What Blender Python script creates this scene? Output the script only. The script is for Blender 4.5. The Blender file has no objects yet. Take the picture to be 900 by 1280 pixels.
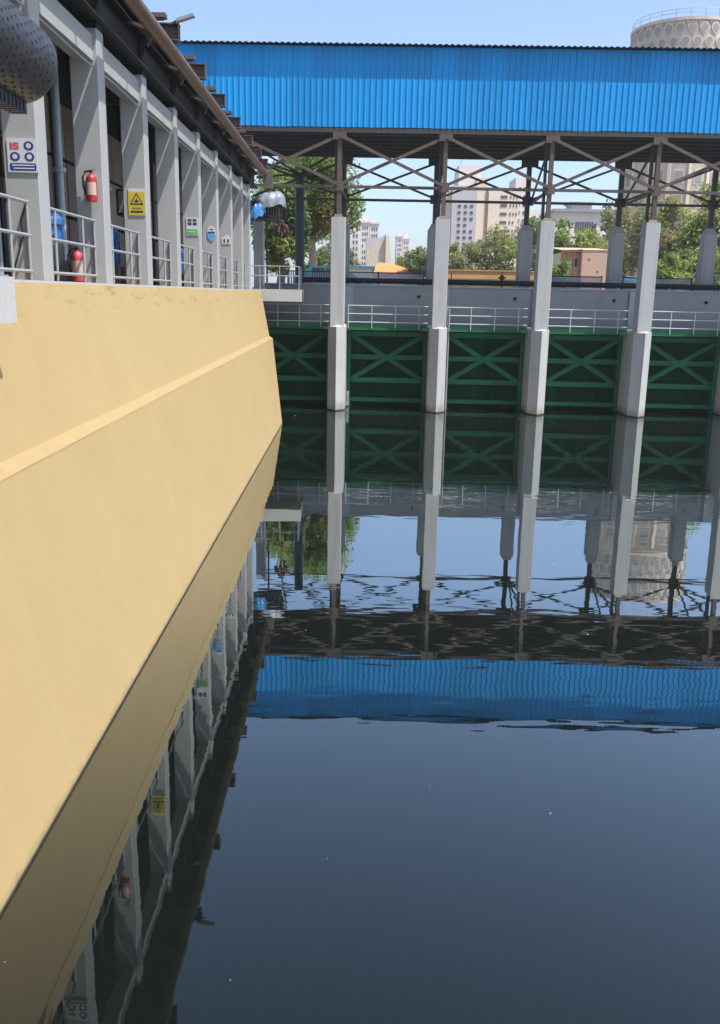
import bpy, bmesh, math, random
import numpy as np
from mathutils import Vector, Matrix
random.seed(7); RNG = np.random.default_rng(11)
S = bpy.context.scene
COL = S.collection
rad = math.radians

# ------------------------------------------------------------------ camera
F_PX, CAM_H = 1130.0, 4.6
PITCH, ROLL, YAW = rad(13.53), rad(1.15), rad(0.48)
fw = Vector((math.sin(YAW)*math.cos(PITCH), math.cos(YAW)*math.cos(PITCH), -math.sin(PITCH)))
rt0 = Vector((math.cos(YAW), -math.sin(YAW), 0)); up0 = rt0.cross(fw)
rt = math.cos(ROLL)*rt0 + math.sin(ROLL)*up0
up = math.cos(ROLL)*up0 - math.sin(ROLL)*rt0
cd = bpy.data.cameras.new('camera'); cam = bpy.data.objects.new('camera', cd); COL.objects.link(cam)
cd.sensor_fit = 'VERTICAL'; cd.sensor_height = 24; cd.lens = F_PX/1280*24
cd.clip_start = 0.05; cd.clip_end = 6000
cam.matrix_world = Matrix(((rt.x, up.x, -fw.x, 0), (rt.y, up.y, -fw.y, 0), (rt.z, up.z, -fw.z, CAM_H), (0, 0, 0, 1)))
S.camera = cam
def P(x, y, ax, val):
    """photo pixel -> point on the plane axis ax = val"""
    d = fw + rt*((x-450)/F_PX) + up*((640-y)/F_PX); o = Vector((0, 0, CAM_H))
    return o + d*((val-o[ax])/d[ax])

# ------------------------------------------------------------------ sky, sun, exposure
SUN = Vector((1.0, -0.60, 2.45)).normalized()
w = bpy.data.worlds.new('World'); S.world = w; w.use_nodes = True
nt = w.node_tree; bg = nt.nodes['Background']
sky = nt.nodes.new('ShaderNodeTexSky'); sky.sky_type = 'NISHITA'; sky.sun_disc = False
sky.sun_elevation = math.asin(SUN.z); sky.sun_rotation = math.atan2(SUN.x, SUN.y)
sky.air_density = 0.85; sky.dust_density = 2.2; sky.ozone_density = 3.0; sky.altitude = 50
nt.links.new(sky.outputs[0], bg.inputs[0]); bg.inputs[1].default_value = 0.15
sd = bpy.data.lights.new('sun', 'SUN'); sd.energy = 4.5; sd.angle = rad(0.6); sd.color = (1.0, 0.94, 0.84)
so = bpy.data.objects.new('sun', sd); COL.objects.link(so)
so.rotation_euler = SUN.to_track_quat('Z', 'Y').to_euler(); so.location = (20, -20, 60)
vs = S.view_settings; vs.view_transform = 'Standard'; vs.look = 'None'; vs.gamma = 1.0; vs.exposure = 0.85
vs.use_curve_mapping = False

# ------------------------------------------------------------------ materials
def mat(name, col, rough=0.7, metal=0.0, var=0.0, scale=3.0, bump=0.0, bscale=40.0, var_col=None, streak=0.0, streak_col=None,
        spec=0.5, stretch=(1, 1, 1), island=0.0, objrand=0.0, tide=0.0, sdir=(1, 1, 0.07)):
    m = bpy.data.materials.new(name); m.use_nodes = True
    n, l = m.node_tree.nodes, m.node_tree.links
    b = n['Principled BSDF']; b.inputs['Roughness'].default_value = rough; b.inputs['Metallic'].default_value = metal
    b.inputs['Specular IOR Level'].default_value = spec
    b.inputs['Base Color'].default_value = (*col, 1)
    tc = n.new('ShaderNodeTexCoord'); g = n.new('ShaderNodeNewGeometry')
    out = None
    def mix(a, c, fac):
        mx = n.new('ShaderNodeMix'); mx.data_type = 'RGBA'
        if a is None: mx.inputs[6].default_value = (*col, 1)
        else: l.new(a, mx.inputs[6])
        mx.inputs[7].default_value = (*c, 1); l.new(fac, mx.inputs[0]); return mx.outputs[2]
    if var > 0:
        mp = n.new('ShaderNodeMapping'); mp.inputs['Scale'].default_value = stretch
        l.new(g.outputs['Position'], mp.inputs[0])
        ns = n.new('ShaderNodeTexNoise'); ns.inputs['Scale'].default_value = scale; ns.inputs['Detail'].default_value = 7
        ns.inputs['Roughness'].default_value = 0.65
        l.new(mp.outputs[0], ns.inputs[0])
        r = n.new('ShaderNodeMapRange'); r.inputs[1].default_value = 0.38; r.inputs[2].default_value = 0.72
        r.inputs[4].default_value = var; l.new(ns.outputs[0], r.inputs[0])
        out = mix(out, var_col or tuple(c*0.5 for c in col), r.outputs[0])
    if streak > 0:
        mp = n.new('ShaderNodeMapping'); mp.inputs['Scale'].default_value = sdir
        l.new(g.outputs['Position'], mp.inputs[0])
        ns = n.new('ShaderNodeTexNoise'); ns.inputs['Scale'].default_value = 4.5; ns.inputs['Detail'].default_value = 6
        l.new(mp.outputs[0], ns.inputs[0])
        r = n.new('ShaderNodeMapRange'); r.inputs[1].default_value = 0.5; r.inputs[2].default_value = 0.78
        r.inputs[4].default_value = streak; l.new(ns.outputs[0], r.inputs[0])
        out = mix(out, streak_col or tuple(c*0.6 for c in col), r.outputs[0])
    if island > 0:
        hs = n.new('ShaderNodeHueSaturation')
        if out: l.new(out, hs.inputs['Color'])
        else: hs.inputs['Color'].default_value = (*col, 1)
        r = n.new('ShaderNodeMapRange'); r.inputs[3].default_value = 1-island; r.inputs[4].default_value = 1+island
        l.new(g.outputs['Random Per Island'], r.inputs[0]); l.new(r.outputs[0], hs.inputs['Value'])
        r2 = n.new('ShaderNodeMapRange'); r2.inputs[3].default_value = 0.49; r2.inputs[4].default_value = 0.515
        m2 = n.new('ShaderNodeMath'); m2.operation = 'MULTIPLY'; m2.inputs[1].default_value = 7.31
        m3 = n.new('ShaderNodeMath'); m3.operation = 'FRACT'
        l.new(g.outputs['Random Per Island'], m2.inputs[0]); l.new(m2.outputs[0], m3.inputs[0]); l.new(m3.outputs[0], r2.inputs[0])
        l.new(r2.outputs[0], hs.inputs['Hue'])
        out = hs.outputs[0]
    if objrand > 0:
        oi = n.new('ShaderNodeObjectInfo'); r = n.new('ShaderNodeMapRange'); r.inputs[3].default_value = 1-objrand; r.inputs[4].default_value = 1+objrand
        hs = n.new('ShaderNodeHueSaturation'); l.new(oi.outputs['Random'], r.inputs[0]); l.new(r.outputs[0], hs.inputs['Value'])
        if out: l.new(out, hs.inputs['Color'])
        else: hs.inputs['Color'].default_value = (*col, 1)
        out = hs.outputs[0]
    if tide > 0:   # algae and silt left by the changing water level, ragged upper edge
        sp = n.new('ShaderNodeSeparateXYZ'); l.new(g.outputs['Position'], sp.inputs[0])
        ns = n.new('ShaderNodeTexNoise'); ns.inputs['Scale'].default_value = 5; ns.inputs['Detail'].default_value = 8; l.new(g.outputs['Position'], ns.inputs[0])
        k = n.new('ShaderNodeMath'); k.operation = 'MULTIPLY_ADD'; k.inputs[1].default_value = -tide*1.3; l.new(ns.outputs[0], k.inputs[0]); l.new(sp.outputs[2], k.inputs[2])
        r = n.new('ShaderNodeMapRange'); r.inputs[1].default_value = -tide*.75; r.inputs[2].default_value = tide*.25; r.inputs[3].default_value = .8; r.inputs[4].default_value = 0; l.new(k.outputs[0], r.inputs[0])
        out = mix(out, (0.11, 0.10, 0.06), r.outputs[0])
    if out: l.new(out, b.inputs['Base Color'])
    if island > 0:
        tr = n.new('ShaderNodeBsdfTranslucent'); mxs = n.new('ShaderNodeMixShader'); mxs.inputs[0].default_value = 0.5
        l.new(out, tr.inputs[0]); l.new(b.outputs[0], mxs.inputs[1]); l.new(tr.outputs[0], mxs.inputs[2]); l.new(mxs.outputs[0], n['Material Output'].inputs[0])
    if bump > 0:
        ns = n.new('ShaderNodeTexNoise'); ns.inputs['Scale'].default_value = bscale; ns.inputs['Detail'].default_value = 5
        l.new(g.outputs['Position'], ns.inputs[0])
        bp = n.new('ShaderNodeBump'); bp.inputs['Strength'].default_value = bump; bp.inputs['Distance'].default_value = 0.02
        l.new(ns.outputs[0], bp.inputs['Height']); l.new(bp.outputs[0], b.inputs['Normal'])
    return m
M = {}
M['ochre'] = mat('ochre_paint', (0.322, 0.235, 0.108), 0.85, tide=0.10, sdir=(0.02, 1.2, 0.05), var=0.45, scale=0.7, var_col=(0.272, 0.194, 0.085), streak=0.22, streak_col=(0.37, 0.285, 0.155), bump=0.12, bscale=14)
def add_mould(m):
    n, l = m.node_tree.nodes, m.node_tree.links; b = n['Principled BSDF']; src = b.inputs['Base Color'].links[0].from_socket
    g = n.new('ShaderNodeNewGeometry'); sp = n.new('ShaderNodeSeparateXYZ'); l.new(g.outputs['Position'], sp.inputs[0])
    def ns(scale, st, lo, hi):
        mp = n.new('ShaderNodeMapping'); mp.inputs['Scale'].default_value = st; l.new(g.outputs['Position'], mp.inputs[0])
        t = n.new('ShaderNodeTexNoise'); t.inputs['Scale'].default_value = scale; t.inputs['Detail'].default_value = 8; t.inputs['Roughness'].default_value = .7
        l.new(mp.outputs[0], t.inputs[0]); r = n.new('ShaderNodeMapRange'); r.inputs[1].default_value = lo; r.inputs[2].default_value = hi; l.new(t.outputs[0], r.inputs[0]); return r.outputs[0]
    spots = ns(2.2, (1, .5, 3.2), .56, .68); z = n.new('ShaderNodeMapRange'); z.inputs[1].default_value = 4.1; z.inputs[2].default_value = 4.45; l.new(sp.outputs[2], z.inputs[0])
    k = n.new('ShaderNodeMath'); k.operation = 'MULTIPLY'; l.new(spots, k.inputs[0]); l.new(z.outputs[0], k.inputs[1])
    k2 = n.new('ShaderNodeMath'); k2.operation = 'MULTIPLY'; k2.inputs[1].default_value = .85; l.new(k.outputs[0], k2.inputs[0])
    def over(base, col, fac):
        mx = n.new('ShaderNodeMix'); mx.data_type = 'RGBA'; l.new(base, mx.inputs[6]); mx.inputs[7].default_value = (*col, 1); l.new(fac, mx.inputs[0]); return mx.outputs[2]
    o = over(src, (.16, .13, .05), k2.outputs[0])
    dots = ns(26, (1, 1, 1), .70, .74); k3 = n.new('ShaderNodeMath'); k3.operation = 'MULTIPLY'; k3.inputs[1].default_value = .75; l.new(dots, k3.inputs[0])
    o = over(o, (.17, .12, .06), k3.outputs[0])
    l.new(o, b.inputs['Base Color'])
add_mould(M['ochre'])
M['ochre_ledge'] = mat('ochre_ledge_paint', (0.285, 0.208, 0.10), 0.85, var=0.45, scale=3, var_col=(0.23, 0.165, 0.075), bump=0.3, bscale=12)
M['conc'] = mat('painted_concrete', (0.295, 0.303, 0.305), 0.75, var=0.35, scale=2.2, var_col=(0.24, 0.247, 0.25), streak=0.3, streak_col=(0.24, 0.24, 0.235), bump=0.06, bscale=30)
M['pier'] = mat('pier_concrete', (0.345, 0.352, 0.355), 0.75, tide=0.45, var=0.35, scale=1.6, var_col=(0.27, 0.275, 0.28), streak=0.5, streak_col=(0.22, 0.215, 0.205), bump=0.08, bscale=18)
M['dark_line'] = mat('waterline_dark', (0.035, 0.03, 0.022), 0.5, var=0.6, scale=9, var_col=(0.08, 0.065, 0.045), spec=0.2)
M['slab'] = mat('slab_concrete', (0.40, 0.40, 0.395), 0.75, var=0.35, scale=3, var_col=(0.32, 0.32, 0.315), streak=0.2, bump=0.25, bscale=20)
M['slate'] = mat('slate_paint', (0.205, 0.222, 0.24), 0.65, var=0.4, scale=1.2, var_col=(0.15, 0.165, 0.18), streak=0.4, streak_col=(0.26, 0.27, 0.28))
M['slate_lt'] = mat('slate_paint_pale', (0.27, 0.30, 0.34), 0.6, var=0.3, scale=1.5, var_col=(0.2, 0.23, 0.27), streak=0.2)
M['gate'] = mat('gate_green_shaded', spec=0.05, col=(0.0015, 0.034, 0.015), rough=0.6, objrand=0.18, var=0.6, scale=1.8, var_col=(0.002, 0.024, 0.013), streak=0.4, streak_col=(0.012, 0.065, 0.036))  # panel green darker than the beams, shade of the recess painted in
M['gate_beam'] = mat('gate_green_beam', spec=0.1, col=(0.014, 0.115, 0.057), rough=0.6, objrand=0.12, var=0.5, scale=2.5, var_col=(0.010, 0.06, 0.033), streak=0.3, streak_col=(0.035, 0.125, 0.072))
M['deck_green'] = mat('deck_green', (0.018, 0.115, 0.055), 0.55, var=0.5, scale=3, var_col=(0.012, 0.07, 0.035), spec=0.25)
M['rail'] = mat('rail_grey', (0.25, 0.265, 0.285), 0.5, var=0.35, scale=9, var_col=(0.17, 0.17, 0.17))
M['rail_pale'] = mat('rail_pale_grey', (0.42, 0.43, 0.45), 0.5, var=0.35, scale=9, var_col=(0.27, 0.27, 0.27))
M['rail_dk'] = mat('rail_blue_grey', (0.25, 0.30, 0.35), 0.45, var=0.3, scale=8)
M['blue'] = mat('blue_sheet', (0.005, 0.24, 0.56), 0.5, spec=0.25, objrand=0.10, var=0.3, scale=0.7, var_col=(0.012, 0.17, 0.44), streak=0.35, streak_col=(0.02, 0.27, 0.58))
M['blue2'] = mat('blue_sheet_older', (0.008, 0.15, 0.40), 0.5, var=0.25, scale=0.8, var_col=(0.008, 0.12, 0.32), streak=0.25, streak_col=(0.02, 0.17, 0.40))
M['blue_roof'] = mat('blue_roof_sheet', (0.01, 0.09, 0.24), 0.5, var=0.3, scale=2)
M['steel'] = mat('rusty_steel', (0.064, 0.051, 0.044), 0.65, var=0.55, scale=4, var_col=(0.11, 0.055, 0.033), streak=0.3, streak_col=(0.15, 0.135, 0.125))
M['steel_dk'] = mat('dark_steel', (0.035, 0.033, 0.035), 0.6, var=0.5, scale=4, var_col=(0.06, 0.04, 0.03))
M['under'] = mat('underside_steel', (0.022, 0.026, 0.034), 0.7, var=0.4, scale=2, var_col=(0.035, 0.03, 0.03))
M['black'] = mat('black_paint', (0.014, 0.0145, 0.017), 0.55, var=0.3, scale=5, var_col=(0.024, 0.022, 0.02), spec=0.3)
M['brown_pipe'] = mat('brown_pipe', (0.125, 0.07, 0.036), 0.4, var=0.5, scale=4, var_col=(0.06, 0.036, 0.024), spec=0.6)
M['beam_br'] = mat('brown_beam', (0.085, 0.068, 0.062), 0.6, var=0.4, scale=5, var_col=(0.05, 0.04, 0.035))
M['perf'] = mat('perforated_black', (0.06, 0.06, 0.063), 0.42, metal=0.4, var=0.7, scale=7, var_col=(0.02, 0.02, 0.022), bump=0.3, bscale=12)
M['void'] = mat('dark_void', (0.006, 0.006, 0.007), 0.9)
M['panel'] = mat('shutter_panel', (0.17, 0.135, 0.12), 0.7, objrand=0.35, var=0.4, scale=2, var_col=(0.035, 0.03, 0.03))
M['floor'] = mat('floor_screed', (0.22, 0.21, 0.20), 0.8, var=0.4, scale=2)
M['red'] = mat('extinguisher_red', (0.33, 0.018, 0.02), 0.35, var=0.35, scale=14)
M['pink'] = mat('faded_red', (0.42, 0.05, 0.06), 0.45, var=0.35, scale=20)
M['label'] = mat('paper_label', (0.42, 0.33, 0.29), 0.7, var=0.7, scale=60, var_col=(0.4, 0.2, 0.18))
M['white'] = mat('white_paint', (0.50, 0.51, 0.54), 0.5, var=0.2, scale=6)
M['navy'] = mat('navy_print', (0.02, 0.035, 0.19), 0.5)
M['redprint'] = mat('red_print', (0.5, 0.05, 0.06), 0.5)
M['yellow'] = mat('sign_yellow', (0.46, 0.36, 0.035), 0.45, var=0.1, scale=10)
M['ink'] = mat('black_ink', (0.03, 0.03, 0.02), 0.6)
M['green_print'] = mat('green_print', (0.08, 0.34, 0.09), 0.5)
M['sky_print'] = mat('blue_print', (0.10, 0.28, 0.55), 0.5)
M['tarp_w'] = mat('white_tarp', (0.21, 0.235, 0.265), 0.5, var=0.9, scale=6, var_col=(0.07, 0.13, 0.21), bump=0.6, bscale=9)
M['tarp_b'] = mat('blue_tarp', (0.04, 0.20, 0.46), 0.4, var=0.3, scale=5)
M['motor_blue'] = mat('motor_blue', (0.02, 0.12, 0.36), 0.45)
M['rust'] = mat('rust', (0.075, 0.03, 0.022), 0.7, var=0.5, scale=6, var_col=(0.06, 0.03, 0.025))
M['dkpost'] = mat('slate_post', (0.045, 0.062, 0.075), 0.55, var=0.3, scale=3, spec=0.3)
M['ground'] = mat('ground_earth', (0.20, 0.17, 0.13), 0.9, var=0.6, scale=0.15, var_col=(0.09, 0.11, 0.05))
M['quay'] = mat('quay_concrete', (0.33, 0.33, 0.32), 0.8, var=0.4, scale=0.8, streak=0.4)
M['leafA'] = mat('leaf_mid_green', (0.14, 0.22, 0.055), 0.55, island=0.35)
M['leafB'] = mat('leaf_yellow_green', (0.25, 0.30, 0.08), 0.55, island=0.35)
M['leafC'] = mat('leaf_olive', (0.245, 0.25, 0.13), 0.6, island=0.35)
M['leafD'] = mat('leaf_dark', (0.10, 0.165, 0.06), 0.55, island=0.35)
M['leafE'] = mat('leaf_brown', (0.27, 0.235, 0.09), 0.6, island=0.35)
M['bark'] = mat('bark', (0.17, 0.13, 0.10), 0.9, var=0.5, scale=6)
M['bark_pale'] = mat('bark_pale', (0.40, 0.34, 0.28), 0.85, var=0.5, scale=5, var_col=(0.22, 0.18, 0.15))
M['cream'] = mat('cream_render', (0.62, 0.52, 0.42), 0.8, var=0.2, scale=0.15)
M['lilac'] = mat('grey_lilac_render', (0.40, 0.38, 0.42), 0.8, var=0.2, scale=0.15)
M['pale'] = mat('pale_render', (0.60, 0.55, 0.54), 0.8, var=0.25, scale=0.2)
M['win'] = mat('window_dark', (0.05, 0.05, 0.065), 0.3)
M['stone'] = mat('tower_concrete', (0.54, 0.47, 0.39), 0.85, var=0.5, scale=0.6, var_col=(0.36, 0.32, 0.28), streak=0.5, streak_col=(0.30, 0.27, 0.24))
M['lattice'] = mat('lattice_shade', (0.24, 0.25, 0.26), 0.8, var=0.4, scale=2)
M['orange'] = mat('orange_roof', (0.58, 0.20, 0.055), 0.7, var=0.2, scale=0.8)
M['tan'] = mat('tan_wall', (0.50, 0.29, 0.13), 0.85, var=0.45, scale=0.9, var_col=(0.32, 0.22, 0.10))
M['olive'] = mat('olive_plinth', (0.14, 0.13, 0.06), 0.85, var=0.4, scale=1)
M['brick'] = mat('salmon_brick', (0.47, 0.315, 0.245), 0.85, var=0.4, scale=1, var_col=(0.38, 0.24, 0.18))
M['timber'] = mat('brown_timber', (0.16, 0.065, 0.035), 0.8, var=0.3, scale=3)
M['teal'] = mat('teal_paint', (0.03, 0.17, 0.24), 0.4, var=0.2, scale=2)
M['glass'] = mat('car_glass', (0.03, 0.04, 0.05), 0.08)
M['tyre'] = mat('tyre_rubber', (0.02, 0.02, 0.02), 0.8)
M['fleck'] = mat('pale_fleck', (0.42, 0.40, 0.33), 0.8)
M['fence'] = mat('fence_blue_white', (0.46, 0.53, 0.62), 0.5, var=0.2, scale=5)

def water_mat():
    m = bpy.data.materials.new('still_dark_water'); m.use_nodes = True
    n, l = m.node_tree.nodes, m.node_tree.links
    for x in list(n): n.remove(x)
    out = n.new('ShaderNodeOutputMaterial'); mx = n.new('ShaderNodeMixShader')
    df = n.new('ShaderNodeBsdfDiffuse'); df.inputs[0].default_value = (0.0035, 0.0055, 0.005, 1)
    gl = n.new('ShaderNodeBsdfGlossy'); gl.inputs['Roughness'].default_value = 0.012; gl.inputs[0].default_value = (0.95, 1.0, 0.98, 1)
    lw = n.new('ShaderNodeLayerWeight'); lw.inputs[0].default_value = 0.5
    pw = n.new('ShaderNodeMath'); pw.operation = 'POWER'; pw.inputs[1].default_value = 2.75
    ad = n.new('ShaderNodeMath'); ad.operation = 'MULTIPLY_ADD'; ad.inputs[1].default_value = 1.5; ad.inputs[2].default_value = 0.004
    mn = n.new('ShaderNodeMath'); mn.operation = 'MINIMUM'; mn.inputs[1].default_value = 0.58
    l.new(lw.outputs['Facing'], pw.inputs[0]); l.new(pw.outputs[0], ad.inputs[0]); l.new(ad.outputs[0], mn.inputs[0]); l.new(mn.outputs[0], mx.inputs[0])
    l.new(df.outputs[0], mx.inputs[1]); l.new(gl.outputs[0], mx.inputs[2]); l.new(mx.outputs[0], out.inputs[0])
    g = n.new('ShaderNodeNewGeometry')
    def noise(scale, det, st):
        mp = n.new('ShaderNodeMapping'); mp.inputs['Scale'].default_value = st; l.new(g.outputs['Position'], mp.inputs[0])
        t = n.new('ShaderNodeTexNoise'); t.inputs['Scale'].default_value = scale; t.inputs['Detail'].default_value = det
        l.new(mp.outputs[0], t.inputs[0]); return t.outputs[0]
    big = noise(0.75, 1.5, (0.45, 1.0, 1)); small = noise(3.4, 2.0, (0.28, 1.0, 1)); mask = noise(0.09, 1.0, (0.6, 1.6, 1))
    r = n.new('ShaderNodeMapRange'); r.inputs[1].default_value = 0.40; r.inputs[2].default_value = 0.66
    r.inputs[3].default_value = 0.12; r.inputs[4].default_value = 1.25; l.new(mask, r.inputs[0])
    m1 = n.new('ShaderNodeMath'); m1.operation = 'MULTIPLY'; m1.inputs[1].default_value = 0.0040; l.new(big, m1.inputs[0])
    m2 = n.new('ShaderNodeMath'); m2.operation = 'MULTIPLY'; m2.inputs[1].default_value = 0.0022; l.new(small, m2.inputs[0])
    m3 = n.new('ShaderNodeMath'); m3.operation = 'MULTIPLY'; l.new(m2.outputs[0], m3.inputs[0]); l.new(r.outputs[0], m3.inputs[1])
    a = n.new('ShaderNodeMath'); a.operation = 'ADD'; l.new(m1.outputs[0], a.inputs[0]); l.new(m3.outputs[0], a.inputs[1])
    b = n.new('ShaderNodeBump'); b.inputs['Strength'].default_value = 1; b.inputs['Distance'].default_value = 1.0
    l.new(a.outputs[0], b.inputs['Height']); l.new(b.outputs[0], gl.inputs['Normal'])
    return m
M['water'] = water_mat()

# ------------------------------------------------------------------ mesh helpers
DAM_A, DAM_C = rad(-1.7), Vector((3.2, 36.5, 0))
DAM = Matrix.Translation(DAM_C) @ Matrix.Rotation(DAM_A, 4, 'Z') @ Matrix.Translation(-DAM_C)
ORG = {}
def tag(o, label=None, cat=None, group=None, kind=None):
    if label: o['label'] = label
    if cat: o['category'] = cat
    if group: o['group'] = group
    if kind: o['kind'] = kind
    return o
def thing(name, label, cat, loc=(0, 0, 0), group=None, dam=False):
    o = bpy.data.objects.new(name, None); COL.objects.link(o); o.empty_display_size = 0.2
    ORG[o] = Vector(loc)
    if dam: o.location = DAM @ Vector(loc); o.rotation_euler = (0, 0, DAM_A)
    else: o.location = loc
    return tag(o, label, cat, group)
class MB:
    def __init__(s): s.v = []; s.f = []
    def poly(s, pts, faces):
        b = len(s.v); s.v += [tuple(p) for p in pts]; s.f += [tuple(b+i for i in f) for f in faces]; return s
    def box(s, x0, x1, y0, y1, z0, z1):
        return s.poly([(x0,y0,z0),(x1,y0,z0),(x1,y1,z0),(x0,y1,z0),(x0,y0,z1),(x1,y0,z1),(x1,y1,z1),(x0,y1,z1)],
                      [(0,3,2,1),(4,5,6,7),(0,1,5,4),(1,2,6,5),(2,3,7,6),(3,0,4,7)])
    def cbox(s, x0, x1, y0, y1, z0, z1, c=0.015):
        """box with its vertical edges chamfered"""
        ring = [(x0+c,y0),(x1-c,y0),(x1,y0+c),(x1,y1-c),(x1-c,y1),(x0+c,y1),(x0,y1-c),(x0,y0+c)]
        return s.prism(ring, z0, z1)
    def prism(s, ring, z0, z1, ring2=None):
        n = len(ring); r2 = ring2 or ring
        pts = [(x, y, z0) for x, y in ring] + [(x, y, z1) for x, y in r2]
        return s.poly(pts, [tuple(range(n-1, -1, -1)), tuple(range(n, 2*n))] + [(i, (i+1) % n, n+(i+1) % n, n+i) for i in range(n)])
    def bar(s, a, b, w, h=None, up=(0, 0, 1)):
        a, b = Vector(a), Vector(b); h = h or w; d = (b-a).normalized(); u = Vector(up)
        if abs(d.dot(u)) > 0.98: u = Vector((1, 0, 0))
        x = d.cross(u).normalized(); y = x.cross(d).normalized()
        pts = [p + x*(i*w/2) + y*(j*h/2) for p in (a, b) for i, j in ((-1,-1),(1,-1),(1,1),(-1,1))]
        return s.poly(pts, [(0,1,2,3),(7,6,5,4),(0,4,5,1),(1,5,6,2),(2,6,7,3),(3,7,4,0)])
    def tube(s, pts, r, n=10, cap=True):
        pts = [Vector(p) for p in pts]; rs = r if isinstance(r, (list, tuple)) else [r]*len(pts); b = len(s.v)
        for i, p in enumerate(pts):
            d = (pts[min(i+1, len(pts)-1)] - pts[max(i-1, 0)]).normalized()
            u = Vector((0, 0, 1)) if abs(d.z) < 0.9 else Vector((1, 0, 0))
            x = d.cross(u).normalized(); y = d.cross(x).normalized()
            for k in range(n):
                a = 2*math.pi*k/n; s.v.append(tuple(p + x*(math.cos(a)*rs[i]) + y*(math.sin(a)*rs[i])))
        for i in range(len(pts)-1):
            for k in range(n):
                k2 = (k+1) % n; s.f.append((b+i*n+k, b+i*n+k2, b+(i+1)*n+k2, b+(i+1)*n+k))
        if cap: s.f.append(tuple(b+k for k in range(n))); s.f.append(tuple(b+(len(pts)-1)*n+k for k in range(n-1, -1, -1)))
        return s
    def lathe(s, prof, c=(0, 0, 0), n=20):
        b = len(s.v); c = Vector(c)
        for r, z in prof:
            for k in range(n):
                a = 2*math.pi*k/n; s.v.append((c.x+r*math.cos(a), c.y+r*math.sin(a), c.z+z))
        for i in range(len(prof)-1):
            for k in range(n):
                k2 = (k+1) % n; s.f.append((b+i*n+k, b+i*n+k2, b+(i+1)*n+k2, b+(i+1)*n+k))
        s.f.append(tuple(b+k for k in range(n-1, -1, -1))); s.f.append(tuple(b+(len(prof)-1)*n+k for k in range(n)))
        return s
    def mesh(s, name, m, org=(0, 0, 0), smooth=False, fix=True):
        o = Vector(org); me = bpy.data.meshes.new(name)
        me.from_pydata([(x-o.x, y-o.y, z-o.z) for x, y, z in s.v], [], s.f)
        if fix:
            bm = bmesh.new(); bm.from_mesh(me); bmesh.ops.recalc_face_normals(bm, faces=bm.faces); bm.to_mesh(me); bm.free()
        if smooth:
            for p in me.polygons: p.use_smooth = True
            try: me.set_sharp_from_angle(angle=rad(40))
            except Exception: pass
        me.materials.append(M[m] if isinstance(m, str) else m); return me
    def build(s, name, m, parent=None, smooth=False, dam=False, loc=None, fix=True):
        if parent is not None: org = ORG[parent]
        else: org = Vector(loc) if loc is not None else Vector((0, 0, 0))
        o = bpy.data.objects.new(name, s.mesh(name, m, org, smooth, fix)); COL.objects.link(o)
        ORG[o] = org
        if parent is not None: o.parent = parent
        elif dam: o.location = DAM @ org; o.rotation_euler = (0, 0, DAM_A)
        else: o.location = org
        return o
def inst(name, me, parent, loc, rz=0):
    """a piece that shares its mesh; loc in the frame of the parent's coordinates"""
    o = bpy.data.objects.new(name, me); COL.objects.link(o); o.parent = parent
    o.location = Vector(loc) - ORG[parent]; o.rotation_euler = (0, 0, rz); ORG[o] = Vector(loc); return o
def copy_tree(o, parent=None):
    c = o.copy(); COL.objects.link(c); c.parent = parent; ORG[c] = ORG.get(o, Vector())
    for ch in list(o.children): copy_tree(ch, c)
    return c
def text_mesh(txt, size, m, X, Y, Z, bold=0.0):
    """flat lettering facing -Y, its lower left corner at X,Z"""
    cu = bpy.data.curves.new('t', 'FONT'); cu.body = txt; cu.size = size; cu.offset = bold; cu.extrude = 0.0012
    ob = bpy.data.objects.new('t', cu); COL.objects.link(ob)
    dg = bpy.context.evaluated_depsgraph_get(); me = bpy.data.meshes.new_from_object(ob.evaluated_get(dg))
    bpy.data.objects.remove(ob)
    for v in me.vertices: v.co = Vector((v.co.x+X, -v.co.z+Y, v.co.y+Z))
    me.materials.clear(); me.materials.append(M[m]); return me
ORD = ['nearest', 'second', 'third', 'fourth', 'fifth', 'sixth', 'seventh', 'eighth', 'ninth', 'tenth', 'eleventh']

# ------------------------------------------------------------------ the setting
# water and ground
HX0, HX1, HY0, HY1 = -4.4, 46.0, -14.0, 39.6
wb = MB(); wb.poly([(HX0-0.5, HY0-.2, 0), (HX1+.2, HY0-.2, 0), (HX1+.2, HY1+.4, 0), (HX0-0.5, HY1+.4, 0)], [(0, 1, 2, 3)])
tag(wb.build('water', 'water'), kind='structure')
g = MB(); GZ = 4.62; B = 3500
g.poly([(-B,-B,GZ),(B,-B,GZ),(B,B,GZ),(-B,B,GZ),(HX0,HY0,GZ),(HX1,HY0,GZ),(HX1,HY1,GZ),(HX0,HY1,GZ)],
       [(0,1,5,4),(1,2,6,5),(2,3,7,6),(3,0,4,7)])
tag(g.build('ground', 'ground'), kind='structure')
q = MB(); q.box(HX1-.05, HX1+.7, HY0-.7, HY1+.5, -1, 4.9); q.box(HX0, HX1-.06, HY0-.7, HY0+.05, -1, 4.9)
tag(q.build('basin_wall', 'quay'), kind='structure')

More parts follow.
